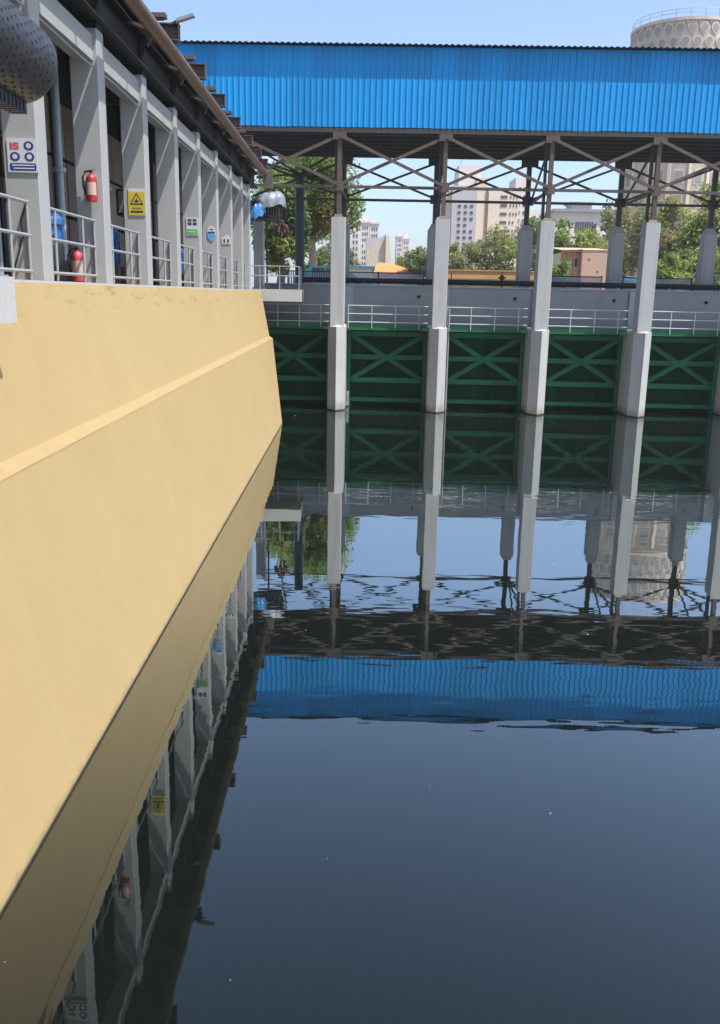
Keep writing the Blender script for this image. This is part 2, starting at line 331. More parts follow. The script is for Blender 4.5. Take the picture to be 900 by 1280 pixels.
fk = MB()   # leaf bits and foam flecks drifting on the surface
for i in range(150):
    if i < 60: x, y = random.uniform(-2.3, 13), random.uniform(33, 37.6)
    else: x, y = random.uniform(-2.4, 9), random.uniform(4.5, 32)
    r_ = random.uniform(.006, .016)*(1.8 if i < 60 else .7)*(random.random()+.5); a0 = random.uniform(0, 3)
    fk.poly([(x+r_*math.cos(a0+k*1.26)*random.uniform(.6, 1.3), y+r_*math.sin(a0+k*1.26)*random.uniform(.5, 1), .004) for k in range(5)], [(0, 1, 2, 3, 4)])
tag(fk.build('floating_flecks', 'fleck', fix=False), 'tiny pale leaf bits and foam flecks drifting on the dark water', 'debris', kind='stuff')

# ochre retaining wall
WT = 4.67
rw = thing('retaining_wall', 'long battered ochre retaining wall with a ledge rising from the water', 'wall', (-3.2, 12, 0))
Y0w = -13.9
lower = MB()
lower.poly([(-2.595,Y0w,0),(-2.595,32.47,0),(-3.2,35.4,2.9),(-3.2,Y0w,2.9),(-5.6,Y0w,0),(-5.6,33.2,0),(-5.6,35.7,2.9),(-5.6,Y0w,2.9),(-2.47,Y0w,-0.6),(-2.47,31.9,-0.6),(-5.6,32.4,-.6),(-5.6,Y0w,-.6)],
           [(0,1,2,3),(3,2,6,7),(1,5,6,2),(0,3,7,4),(8,9,1,0),(9,10,5,1)])
lower.build('lower_face', 'ochre', rw)
led = MB()
N = 90; r1, r2 = [], []
for i in range(N+1):   # hand-trowelled ledge edge, slightly wavy
    t = i/N; y = Y0w+0.02 + t*(35.42-Y0w); wv = 0.006*math.sin(i*1.7)+0.005*math.sin(i*0.61)+random.uniform(-.006, .006)
    r1.append((-3.193, y, 2.888+wv)); r2.append((-3.345, y, 2.985+wv*0.3))
led.v = r1 + r2 + [(-3.36, p[1], 2.88) for p in r1]
led.f = [(i, i+1, N+2+i, N+1+i) for i in range(N)]+[(2*N+2+i, 2*N+3+i, i+1, i) for i in range(N)]+[(N, 3*N+2, 2*N+1)]
led.build('ledge', 'ochre_ledge', rw)
upm = MB()
upm.poly([(-3.33,Y0w,2.94),(-3.33,35.5,2.94),(-3.8,36.95,WT),(-3.8,Y0w,WT),(-5.6,Y0w,2.94),(-5.6,35.7,2.94),(-5.6,37.1,WT),(-5.6,Y0w,WT)],
         [(0,1,2,3),(3,2,6,7),(1,5,6,2),(0,3,7,4)])
upm.build('upper_face', 'ochre', rw)
wl = MB(); wl.poly([(-2.590,Y0w,-.02),(-2.590,32.45,-.02),(-2.596,32.52,.026),(-2.596,Y0w,.026),(-2.7,Y0w,-.02),(-2.7,32.45,-.02)], [(0,1,2,3),(0,4,5,1),(2,1,5)])
wl.build('waterline_dark', 'dark_line', rw)  # thin dark brown strip where the wall meets the water
cp = MB(); cp.box(-3.87, -3.797, Y0w, 36.93, WT-0.02, WT+0.018)
cp.build('coping_strip', 'slab', rw)

# cantilever slabs
m = MB(); m.cbox(-4.2, -3.31, 2.0, 9.05, 4.27, 4.70, 0.02)
tag(m.build('walkway_slab', 'slab', loc=(-3.7, 5, 4.27)), 'grey concrete slab end at left edge above the ochre wall', 'slab', 'cantilevered walkway slabs')
m = MB(); m.cbox(-5.6, -2.2, 36.98, 39.0, 4.27, 4.735, 0.02)
tag(m.build('walkway_slab', 'slab', loc=(-3.4, 37.6, 4.27)), 'pale concrete slab jutting out at the far end of the ochre wall', 'slab', 'cantilevered walkway slabs')

# ------------------------------------------------------------------ pump house
ph = thing('pump_house', 'grey open-fronted pump house with a row of concrete columns on the ochre wall', 'building', (-6, 22, WT))
CX, CD, CW, SP, CT = -3.90, 0.42, 0.37, 2.91, 8.33
CY = [11.69+SP*k for k in range(-4, 7)] + [31.85, 34.0]
colmb = MB(); colmb.cbox(CX-CD, CX, 0, CW, WT+0.019, CT, 0.012)
colme = colmb.mesh('column', 'conc', (CX, 0, WT))
for y in CY: inst('column', colme, ph, (CX, y, WT))
ends = CY + [35.6]
for a, b in zip(CY[:-1], CY[1:]):
    m = MB(); m.box(-4.24, -3.965, a+CW+0.002, b-0.002, 7.89, 8.24); m.build('beam', 'conc', ph)
m = MB(); m.box(-4.30, -3.90, 0.03, CW-0.03, CT+0.002, CT+0.099); bpm = m.mesh('bearing_plate', 'black')
for y in CY: inst('bearing_plate', bpm, ph, (0, y, 0))
m = MB(); m.box(-9.4, -4.35, -2, 35.6, WT+0.019, WT+0.03); m.build('floor', 'floor', ph)
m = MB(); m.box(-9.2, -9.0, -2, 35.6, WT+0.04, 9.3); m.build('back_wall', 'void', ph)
m = MB(); m.box(-9.2, -4.15, -2, 35.2, 9.32, 9.5); m.build('roof_slab', 'black', ph)
m = MB(); m.box(-9.2, -3.63, -2, 35.9, 9.225, 9.245); m.build('eave_plate', 'black', ph)
m = MB(); m.box(-9.0, -4.4, 34.4, 34.55, WT+0.04, 9.3); m.build('end_wall', 'slate', ph)
pan = MB(); pan.box(0, 0.05, 0, 0.86, 0, 1.02); panme = pan.mesh('wall_panel', 'panel')
for i in range(34):   # dark shutter panels on an inner screen wall
    for j in range(3):
        inst('wall_panel', panme, ph, (-6.0+random.uniform(-.012, .012), 3.0+i*0.92, WT+0.3+j*1.09))
m = MB(); m.box(-6.25, -5.9, 0, .18, WT+.04, 9.25); ifm = m.mesh('inner_post', 'black')
for i in range(12): inst('inner_post', ifm, ph, (0, 1.2+2.91*i, 0))
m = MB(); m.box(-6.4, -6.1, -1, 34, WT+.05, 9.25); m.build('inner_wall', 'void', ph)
# ventilation pipes and equipment glimpsed in the bays
for k, y in enumerate(CY[4:9]):
    t = thing('pump_pipe', ['pale', 'second pale', 'third pale', 'fourth pale', 'fifth pale'][k] + ' vertical steel pipe inside the dark bay, counting from the left', 'pipe', (-4.95, y+1.25, WT+.03), 'vertical pipes inside the pump house')
    m = MB(); m.tube([(-4.95, y+1.25, WT+.04), (-4.95, y+1.25, 9.2)], 0.07, 12); m.build('pipe', 'rail_dk', t, True)
    m = MB(); m.tube([(-4.95, y+1.25, WT+1.8), (-4.95, y+1.25, WT+1.86)], 0.12, 12); m.tube([(-4.95, y+1.25, WT+.04), (-4.95, y+1.25, WT+.1)], 0.13, 12); m.build('flange', 'rail_dk', t)
for k, (y, lab) in enumerate(((12.9, 'dark control box inside the bay left of the hung extinguisher'), (18.9, 'dark control box inside the bay right of the yellow warning sign'))):
    t = thing('control_box', lab, 'cabinet', (-4.6, y, WT+1.2), 'control boxes inside the pump house')
    m = MB(); m.cbox(-4.75, -4.5, y-.22, y+.22, WT+1.35, WT+1.85, .015); m.build('cabinet', 'black', t)
    m = MB(); m.box(-4.7, -4.56, y-.232, y-.222, WT+1.4, WT+1.8); m.build('door', 'panel', t)
    m = MB(); m.tube([(-4.63, y, WT+.03), (-4.63, y, WT+1.35)], .03, 8); m.tube([(-4.63, y, WT+1.85), (-4.63, y, 9.2)], .02, 8); m.build('conduit', 'rail', t)
def motor(x, y, lab):
    t = thing('pump_motor', lab, 'motor', (x, y, WT+.03), 'blue motors in the pump house')
    m = MB(); m.cbox(x-.3, x+.3, y-.3, y+.3, WT+.031, WT+.35, .05); m.build('base', 'black', t)
    m = MB(); m.lathe([(.16, .33), (.2, .36), (.2, .85), (.24, .87), (.24, .95), (.15, 1.05)], (x, y, WT), 16); m.build('housing', 'motor_blue', t, True)
    m = MB()
    for k in range(10):
        a = k*math.pi/5; m.bar((x+.2*math.cos(a), y+.2*math.sin(a), WT+.4), (x+.2*math.cos(a), y+.2*math.sin(a), WT+.82), .02, .05, (math.cos(a), math.sin(a), 0))
    m.build('cooling_fins', 'motor_blue', t)
motor(-4.72, 14.42, 'blue pump motor behind the railing beside the standing red extinguisher')
motor(-4.72, 17.85, 'blue pump motor behind the railing left of the yellow warning sign')
motor(-4.72, 24.2, 'blue pump motor behind the railing left of the white and green notice')
m = MB(); m.lathe([(.15, 0), (.17, .03), (.17, .5), (.13, .56), (.06, .6), (.06, .66)], (-4.5, 13.9, WT+.031), 16)
tag(m.build('drum', 'black', loc=(-4.5, 13.9, WT+.031), smooth=True), 'small black drum on the floor left of the standing red extinguisher', 'drum')

# crane runway along the pump-house front
gr = thing('crane_runway', 'black steel runway girder with brown pipe running along the pump house top', 'runway', (-3.95, 20, CT))
m = MB()
gz0, gz1 = CT+0.10, CT+0.62
m.box(-4.12, -3.80, -2, 36.3, gz0, gz0+0.025); m.box(-4.12, -3.80, -2, 36.3, gz1-.025, gz1); m.box(-3.97, -3.95, -2, 36.3, gz0+.026, gz1-.026)
m.build('girder', 'black', gr)
m = MB(); m.box(-3.949, -3.82, 0, .016, gz0+.027, gz1-.027); stm = m.mesh('stiffener', 'black')
for y in CY[1:]: inst('stiffener', stm, gr, (0, y, 0))
PX, PZ, PR = -3.43, 8.81, 0.118
m = MB(); m.tube([(PX, -2, PZ), (PX, 12, PZ), (PX, 24, PZ), (PX, 36.4, PZ)], PR, 18); m.build('pipe', 'brown_pipe', gr, True)
sad = MB(); sad.bar((PX, 0, PZ-.03), (-3.9, 0, gz1-.02), .05, .05); sad.bar((PX-.05, 0, PZ-.1), (PX-.12, 0, PZ-.26), .04, .03)
sadme = sad.mesh('pipe_bracket', 'beam_br')
for i, y in enumerate(np.arange(1.9, 36, 2.91)): inst('pipe_bracket', sadme, gr, (0, y, 0))
# cross beams laid over the runway
xb = MB()
xb.box(-6.2, -3.24, -.11, .11, 0, .02); xb.box(-6.2, -3.24, -.11, .11, .262, .282); xb.box(-6.2, -3.24, -.012, .012, .021, .261)
xb.box(-3.26, -3.25, -.10, .10, .022, .26)
xbme = xb.mesh('cross_beam', 'beam_br')
capm = MB(); capm.box(-6.0, -3.45, -.2, -.02, .345, .42); capm.box(-6.0, -3.5, -.16, -.06, .318, .345)
capme = capm.mesh('beam_cap', 'beam_br')
for y in CY[2:]:
    o = inst('cross_beam', xbme, gr, (0, y+.2, PZ+PR+0.004)); inst('beam_cap', capme, o, (0, y+.2, PZ+PR+0.004))
# conduit droppers and flood lamp
fl = thing('flood_lamp', 'slim grey lamp arm sticking out above the roof beams against the sky', 'lamp', (-3.0, 17.6, 9.4))
pa, pb = P(221, 26, 1, 17.6), P(243, 19, 1, 17.6)
m = MB(); m.bar((-3.4, 17.6, pa.z-.06), pa, .03); m.build('arm', 'steel_dk', fl)
m = MB(); m.bar(pa, pb, .14, .05); m.build('lamp_head', 'rail', fl)

# perforated drum hanging at the near end
pd = thing('perforated_drum', 'black perforated steel drum hung under the runway at top left', 'drum', (-3.3, 8, 6.6))
YE = 9.3; c = P(26, 79, 1, YE); R = 44/1130*YE*1.03
def perf_shell():
    m = MB(); nA, Ys = 44, 44; ring = []
    L = 3.4; rows = 46
    for j in range(rows+1):
        t = j/rows; y = YE - L*(1-t); r = R
        dd = YE - y
        if dd < R*0.30: r = R*(0.90+0.10*math.sqrt(max(0, 1-(1-dd/(R*0.30))**2)))
        ring.append((y, r))
    for y, r in ring:
        for k in range(nA):
            a = 2*math.pi*k/nA; m.v.append((c.x+r*math.cos(a), y, c.z+r*math.sin(a)))
    for j in range(rows):
        for k in range(nA):
            k2 = (k+1) % nA; m.f.append((j*nA+k, j*nA+k2, (j+1)*nA+k2, (j+1)*nA+k))
    m.f.append(tuple(rows*nA+k for k in range(nA)))
    return m
sh = perf_shell().build('shell', 'perf', pd, True)
hol = MB()   # punched holes: shallow dark dimples set round the shell in staggered rows
for j in range(30):
    y = YE - 0.10 - j*0.11
    for k in range(30):
        a = 2*math.pi*(k+0.5*(j % 2))/30+random.uniform(-.02, .02)
        if random.random() < 0.12: continue
        n_ = Vector((math.cos(a), 0, math.sin(a))); tvec = Vector((-math.sin(a), 0, math.cos(a)))
        rr = R*(0.97 if j == 0 else 1.0)+0.0025; ctr = Vector((c.x, y, c.z)) + n_*rr
        s1, s2 = 0.014, 0.021
        ps = [ctr + tvec*(s1*math.cos(b)) + Vector((0, s2*math.sin(b), 0)) for b in [i*math.pi/3 for i in range(6)]]
        hol.poly(ps, [(0, 1, 2, 3, 4, 5)])
tag(hol.build('punched_holes', 'void', pd, fix=False), kind='stuff')
m = MB(); a = rad(-82); bx_, bz_ = c.x+R*math.cos(a), c.z+R*math.sin(a)
m.box(bx_-.12, bx_+.02, YE-3.4, YE-.12, bz_-.10, bz_+.02); m.build('seam_flange', 'perf', pd)
m = MB()
for j in range(34): m.box(bx_-.125, bx_+.027, YE-3.35+j*.095, YE-3.325+j*.095, bz_-.103, bz_+.0)
m.build('flange_ribs', 'black', pd)
m = MB()
for y in (6.3, 7.9): m.bar((c.x-.12, y, c.z+R*.9), (-3.85, y, gz0), .05, .02)
m.build('hanger', 'black', pd)

# cables and conduit along the front
m = MB(); m.tube([(-3.955, y, 7.80-.012*math.sin(i*1.1)) for i, y in enumerate(np.arange(CY[2]+.4, 35.5, .6))], .014, 6)
tag(m.build('conduit', 'rail_dk', loc=(-3.95, 20, 7.8)), 'thin grey conduit clipped below the pump house beams', 'conduit')
a = P(33, 252, 1, CY[4]-.03); b = P(17, 338, 1, CY[4]-.03)
m = MB(); m.tube([a, a.lerp(b, .25)+Vector((-.03, 0, -.01)), a.lerp(b, .5)+Vector((.035, 0, 0)), a.lerp(b, .8)+Vector((.02, 0, 0)), b], .012, 6)
tag(m.build('loose_cable', 'black', loc=b), 'loose black cable hanging against the column with the white board', 'cable')
# bay railings between the columns
def bay_rail(y0, y1, lab, npost):
    t = thing('bay_railing', lab, 'railing', (-4.05, y0, WT+.02), 'railings between the pump house columns')
    X = -4.06
    m = MB()
    for z in (5.62, 5.23, 4.80): m.tube([(X, y0, z), (X, y1, z)], .022, 8)
    m.build('rails', 'rail', t, True)
    me = MB(); me.tube([(0, 0, 0), (0, 0, 5.62-WT-.031)], .02, 8); me = me.mesh('post', 'rail', smooth=True)
    for i in range(npost): inst('post', me, t, (X, y0+(y1-y0)*(i+.5)/npost, WT+.031))
    inst('post', me, t, (X, y1-.03, WT+.031))
labs = ['grey pipe railing at the left edge beside the column with the white board', 'grey railing with the standing red extinguisher behind it',
        'grey railing left of the column with the yellow warning sign', 'grey railing just right of the yellow warning sign column', 'grey railing left of the column with the white and green notice',
        'grey railing between the white-green notice and the round blue notice', 'grey railing between the round blue notice and the small white notice', 'grey railing just right of the small white notice', 'far narrow grey railing in the last pump house bay']
for i, k in enumerate(range(3, 12)):
    bay_rail(CY[k]+CW, CY[k+1], labs[i], 2)

# railing on the far slab
t = thing('slab_railing', 'grey pipe railing on the pale concrete slab at the far wall end', 'railing', (-3.4, 37.05, 4.74))
m = MB()
for z in (5.62, 5.25): m.tube([(-5.3, 37.08, z), (-2.3, 37.08, z), (-2.3, 38.9, z)], .02, 8)
m.build('rails', 'rail', t, True)
me = MB(); me.tube([(0, 0, 0), (0, 0, .885)], .021, 8); me = me.mesh('post', 'rail', smooth=True)
for x in (-4.6, -3.85, -3.07, -2.3): inst('post', me, t, (x, 37.08, 4.736))
for y in (38, 38.9): inst('post', me, t, (-2.3, y, 4.736))

# ------------------------------------------------------------------ signs and extinguishers on the columns
def board(name, lab, x0, y0, x1, y1, Yf, base):
    a, b = P(x0, y1, 1, Yf-.02), P(x1, y0, 1, Yf-.02)
    t = thing(name, lab, 'sign', (a.x, Yf-.02, a.z))
    m = MB(); m.box(a.x, b.x, Yf-.018, Yf-.003, a.z, b.z); m.build('board', base, t)
    return t, a.x, b.x, a.z, b.z, Yf-.0185
def plate(t, name, m_, pts, Y, th=.0015):
    m = MB(); n = len(pts); m.poly([(x, Y, z) for x, z in pts]+[(x, Y-th, z) for x, z in pts],
        [tuple(range(n)), tuple(range(2*n-1, n-1, -1))]+[(i, (i+1) % n, n+(i+1) % n, n+i) for i in range(n)])
    return m.build(name, m_, t)
def rrect(x0, x1, z0, z1, r=0.01):
    pts = []
    for cx, cz, a0 in ((x1-r, z1-r, 0), (x0+r, z1-r, 90), (x0+r, z0+r, 180), (x1-r, z0+r, 270)):
        for i in range(4): a = rad(a0+i*30); pts.append((cx+r*math.cos(a), cz+r*math.sin(a)))
    return pts
def ellip(cx, cz, rx, rz, n=20): return [(cx+rx*math.cos(2*math.pi*i/n), cz+rz*math.sin(2*math.pi*i/n)) for i in range(n)]
def textpart(t, name, txt, size, m_, X, Y, Z, bold=0.0, fit=None):
    me = text_mesh(txt, size, m_, 0, 0, 0, bold)
    xs = [v.co.x for v in me.vertices]; wdt = max(xs)-min(xs)
    k = (fit/wdt) if fit else 1.0
    for v in me.vertices: v.co = Vector(((v.co.x-min(xs))*k+X, v.co.y+Y, v.co.z+Z)) - ORG[t]
    o = bpy.data.objects.new(name, me); COL.objects.link(o); o.parent = t; ORG[o] = ORG[t]; return o
k0 = 4
t, x0, x1, z0, z1, Y = board('safety_board', 'white board with red IS letters and three blue rings on leftmost column', 10.5, 173, 45.5, 215, CY[k0], 'white')
W_, H_ = x1-x0, z1-z0
textpart(t, 'lettering', 'IS', H_*.27, 'redprint', x0+W_*.10, Y-.001, z0+H_*.68, .004, W_*.30)
for nm, (cx, cz) in zip(('ring',)*3, ((.72, .78), (.25, .46), (.73, .46))):
    plate(t, 'ring', 'navy', ellip(x0+W_*cx, z0+H_*cz, W_*.165, H_*.135), Y)
    plate(t, 'ring_centre', 'white', ellip(x0+W_*cx, z0+H_*cz, W_*.085, H_*.075), Y-.0016)
plate(t, 'band', 'navy', rrect(x0+W_*.06, x1-W_*.06, z0+H_*.05, z0+H_*.27, .02), Y)
for j in (0, 1): plate(t, 'text_line', 'white', rrect(x0+W_*(.14+.04*j), x1-W_*.12, z0+H_*(.19-.09*j), z0+H_*(.225-.09*j), .003), Y-.0016)
t, x0, x1, z0, z1, Y = board('warning_sign', 'yellow warning sign with black triangle on the third column', 161, 240, 180.5, 269, CY[k0+2], 'yellow')
W_, H_ = x1-x0, z1-z0
plate(t, 'triangle', 'ink', [(x0+W_*.08, z0+H_*.45), (x1-W_*.08, z0+H_*.45), (x0+W_*.5, z0+H_*.97)], Y)
plate(t, 'triangle_field', 'yellow', [(x0+W_*.21, z0+H_*.51), (x1-W_*.21, z0+H_*.51), (x0+W_*.5, z0+H_*.87)], Y-.0016)
plate(t, 'symbol', 'ink', [(x0+W_*.40, z0+H_*.55), (x0+W_*.60, z0+H_*.55), (x0+W_*.63, z0+H_*.63), (x0+W_*.54, z0+H_*.66), (x0+W_*.5, z0+H_*.76), (x0+W_*.46, z0+H_*.66), (x0+W_*.37, z0+H_*.62)], Y-.0032)
for zz in (.27, .31): plate(t, 'text_line', 'olive', rrect(x0+W_*.22, x1-W_*.22, z0+H_*zz, z0+H_*(zz+.025), .002), Y)
plate(t, 'text_line', 'ink', rrect(x0+W_*.12, x1-W_*.12, z0+H_*.11, z0+H_*.20, .004), Y)
plate(t, 'white_margin', 'white', rrect(x0, x1, z1+.001, z1+.06, .004), Y+.01, .008)
t, x0, x1, z0, z1, Y = board('notice_board', 'white notice with dark pictures and green lower band on the fifth column', 233, 272, 247.5, 294, CY[k0+4], 'white')
W_, H_ = x1-x0, z1-z0
plate(t, 'green_band', 'green_print', rrect(x0+W_*.04, x1-W_*.06, z0+H_*.03, z0+H_*.34, .02), Y)
plate(t, 'text_line', 'white', rrect(x0+W_*.15, x1-W_*.2, z0+H_*.17, z0+H_*.22, .004), Y-.0016)
for r_ in range(2):
    for c_ in range(2): plate(t, 'picture', 'navy' if r_ == 0 else 'dkpost', rrect(x0+W_*(.12+.42*c_), x0+W_*(.46+.42*c_), z0+H_*(.58+.21*r_-.02), z0+H_*(.73+.19*r_), .008), Y)
# rounded blue notice
a, b = P(259, 301, 1, CY[k0+5]-.02), P(269, 282, 1, CY[k0+5]-.02)
t = thing('round_notice', 'rounded blue and white notice on the sixth column', 'sign', (a.x, CY[k0+5]-.02, a.z))
cx_, cz_, hw, hh = (a.x+b.x)/2, (a.z+b.z)/2, (b.x-a.x)/2, (b.z-a.z)/2; Y = CY[k0+5]-.0185
plate(t, 'board', 'white', ellip(cx_, cz_, hw, hh), CY[k0+5]-.003, .015)
plate(t, 'blue_field', 'sky_print', ellip(cx_, cz_-hh*.33, hw*.93, hh*.6), Y)
plate(t, 'blue_band', 'navy', rrect(cx_-hw*.9, cx_+hw*.9, cz_-hh*.02, cz_+hh*.2, .01), Y-.0016)
plate(t, 'text_line', 'ink', rrect(cx_-hw*.4, cx_+hw*.5, cz_+hh*.42, cz_+hh*.56, .006), Y)
a, b = P(277, 305, 1, CY[k0+6]-.02), P(288, 293, 1, CY[k0+6]-.02)
t = thing('house_notice', 'small white house-shaped notice on the seventh column', 'sign', (a.x, CY[k0+6]-.02, a.z)); Y = CY[k0+6]-.0185
plate(t, 'board', 'white', [(a.x, a.z), (b.x, a.z), (b.x, a.z+.62*(b.z-a.z)), (a.x+.65*(b.x-a.x), b.z), (a.x, a.z+.62*(b.z-a.z))], CY[k0+6]-.003, .015)
for j in (.2, .62): plate(t, 'picture', 'ink', rrect(a.x+(b.x-a.x)*j, a.x+(b.x-a.x)*(j+.2), a.z+.12*(b.z-a.z), a.z+.5*(b.z-a.z), .006), Y)

def extinguisher(x, y, z, h, body, lab, wall=False):
    t = thing('fire_extinguisher', lab, 'extinguisher', (x, y, z)); r = h*.165
    m = MB(); m.lathe([(r*.8, 0), (r, .02*h), (r, .62*h), (r*.93, .70*h), (r*.66, .76*h), (r*.3, .80*h), (r*.3, .83*h)], (x, y, z), 20); m.build('body', body, t, True)
    m = MB(); m.v = []; n = 14
    for zz in (.18*h, .55*h):
        for i in range(n+1): a_ = rad(-155+130*i/n); m.v.append((x+(r+.003)*math.cos(a_), y+(r+.003)*math.sin(a_), z+zz))
    m.f = [(i, i+1, n+2+i, n+1+i) for i in range(n)]; m.build('label', 'label', t, fix=False)
    m = MB(); m.lathe([(r*.28, .83*h), (r*.34, .85*h), (r*.34, .9*h), (r*.2, .91*h)], (x, y, z), 12); m.build('valve', 'black', t)
    m = MB(); m.bar((x-.01, y, z+.9*h), (x+r*.9, y, z+.99*h), .02, .014); m.bar((x-.01, y, z+.88*h), (x+r*.95, y, z+.90*h), .02, .012); m.build('handle', 'rail', t)
    m = MB(); m.tube([(x-.02, y, z+.88*h), (x-r*1.1, y, z+.86*h), (x-r*1.55, y, z+.7*h), (x-r*1.5, y, z+.45*h), (x-r*1.2, y, z+.3*h)], .017, 8); m.build('hose', 'black', t, True)
    m = MB(); m.tube([(x-r*1.2, y, z+.3*h), (x-r*1.12, y, z+.18*h)], [.02, .03], 8); m.build('nozzle', 'black', t, True)
    if wall:
        m = MB(); m.box(x-.03, x+.03, y+r+.001, y+r+.04, z+.5*h, z+.8*h); m.build('wall_bracket', 'white', t)
        m = MB(); m.box(x-r*1.7, x-r*1.05, y+r*.6, y+r*.7, z+.3*h, z+.75*h); m.build('instruction_card', 'white', t)
a = P(115, 252, 1, CY[5]-.15); extinguisher(a.x, CY[5]-.13, a.z, .50, 'red', 'red fire extinguisher hung on the second column', True)
a = P(103, 352, 1, CY[5]-.30); extinguisher(-4.22, CY[5]-.42, WT+.031, .56, 'pink', 'faded red extinguisher standing on the floor behind the railing')

# ------------------------------------------------------------------ hoist, tarp, grab at the far end of the runway
ht = thing('trash_hoist', 'black ribbed hoist box hanging below the runway end', 'hoist', (-3.4, 35, 7.2))
Yh = 35.0
a, b = P(316, 276, 1, Yh), P(351, 258, 1, Yh)
m = MB(); m.cbox(a.x, b.x, Yh-.4, Yh+.4, a.z+.12, b.z+.15, .03); m.build('basket', 'void', ht)
m = MB(); n = 10
for i in range(n+1):
    x = a.x+.03+(b.x-a.x-.06)*i/n; m.bar((x, Yh-.42, a.z+.10), (x, Yh-.42, b.z-.02), .028, .02)
m.build('ribs', 'beam_br', ht)
m = MB(); m.box(a.x+.05, b.x-.02, Yh-.43, Yh+.42, a.z+.02, a.z+.10); m.build('bottom_frame', 'black', ht)
m = MB(); m.bar((-3.3, Yh, b.z+.6), (-3.3, Yh, 8.9), .35, .3); m.build('trolley', 'beam_br', ht)
tp = thing('tarp', 'crumpled white and blue tarpaulin draped over the hoist', 'tarpaulin', (-3.4, Yh, 7.7))
def drape(cx, cy, zt, rx, ry, drop, seed, tilt=0.0):
    """a cloth laid over a lump: rounded top, folds that deepen towards a ragged hem"""
    r = np.random.default_rng(seed); m = MB(); nr_, na = 12, 40; ph_ = r.uniform(0, 6.28, 4)
    m.v.append((cx, cy, zt+.02))
    for i in range(1, nr_+1):
        t_ = i/nr_
        for k in range(na):
            a_ = 2*math.pi*k/na; f_ = .05*math.sin(5*a_+ph_[0])+.03*math.sin(11*a_+ph_[1])+.05*math.sin(2*a_+ph_[2])
            rr = min(1, t_*1.45)**.8*(1+f_*t_) + .10*max(0, t_-.7)
            z = zt - drop*max(0, t_-.42)**1.15/(.58**1.15)*(1+.08*math.sin(3*a_+ph_[3])) + .028*math.sin(9*a_+ph_[1]+5*t_)*(.3+t_) + .03*abs(math.sin(4*a_+3*t_)) + tilt*math.cos(a_)*rr - .05*t_
            m.v.append((cx+rx*rr*math.cos(a_)+r.normal(0, .008), cy+ry*rr*math.sin(a_)+r.normal(0, .008), z+r.normal(0, .012)))
    for k in range(na): m.f.append((0, 1+k, 1+(k+1) % na))
    for i in range(nr_-1):
        for k in range(na):
            b_ = 1+i*na; k2 = (k+1) % na; m.f.append((b_+k, b_+na+k, b_+na+k2, b_+k2))
    return m
a, b = P(314, 266, 1, Yh), P(358, 239, 1, Yh)
drape((a.x+b.x)/2+.02, Yh, b.z-.10, (b.x-a.x)/2-.04, .55, .50, 5, .10).build('white_sheet', 'tarp_w', tp, True)
c1 = P(313, 258, 1, Yh)
drape(c1.x+.22, Yh-.40, c1.z+.0, .36, .22, .42, 8, .16).build('blue_sheet', 'tarp_b', tp, True)
gb = thing('grab_bucket', 'rusty brown grab with curved tines hanging below the hoist', 'grab', (-2.8, 37.6, 6.9))
cg = P(351, 279, 1, 37.6)
tine = MB()
for k in range(1): tine.tube([(0, 0, 0), (.22, 0, -.12), (.27, 0, -.35), (.14, 0, -.58)], [.05, .085, .075, .02], 8)
tm = tine.mesh('tine', 'rust', smooth=True)
for k in range(7): inst('tine', tm, gb, (cg.x, cg.y, cg.z), k*2*math.pi/7)
m = MB(); m.lathe([(.1, -.08), (.16, 0), (.16, .08), (.05, .14)], cg, 12); m.build('head', 'rust', gb, True)
m = MB(); m.tube([cg+Vector((0, 0, .1)), (cg.x+.25, cg.y, 8.7)], .03, 8); m.build('cable', 'black', gb)
# posts at the far end of the building
def post(name, lab, px0, px1, Yp, z0, z1, m_, cat='post', r=None):
    a = P(px0, 320, 1, Yp); b = P(px1, 320, 1, Yp); w_ = b.x-a.x
    m = MB()
    if r: m.tube([((a.x+b.x)/2, Yp, z0), ((a.x+b.x)/2, Yp, z1)], w_/2, 12); m.tube([((a.x+b.x)/2, Yp, z0), ((a.x+b.x)/2, Yp, z0+.04)], w_*.9, 12)
    else: m.cbox(a.x, b.x, Yp, Yp+w_, z0, z1, w_*.08); m.box(a.x-.05, b.x+.05, Yp-.05, Yp+w_+.05, z0, z0+.06)
    tag(m.build(name, m_, loc=((a.x+b.x)/2, Yp, z0)), lab, cat)
post('door_post', 'slate blue panel post past the last pump house column', 317, 327.5, 38.2, 4.74, 7.6, 'slate')
post('white_post', 'narrow white post right of the slate blue panel post', 327.5, 330.5, 38.4, 4.74, 7.8, 'white')
post('rusty_pole', 'thin rusty pole standing on the far concrete slab', 332.5, 335, 38.0, 4.74, 8.2, 'rust', 'pole', True)

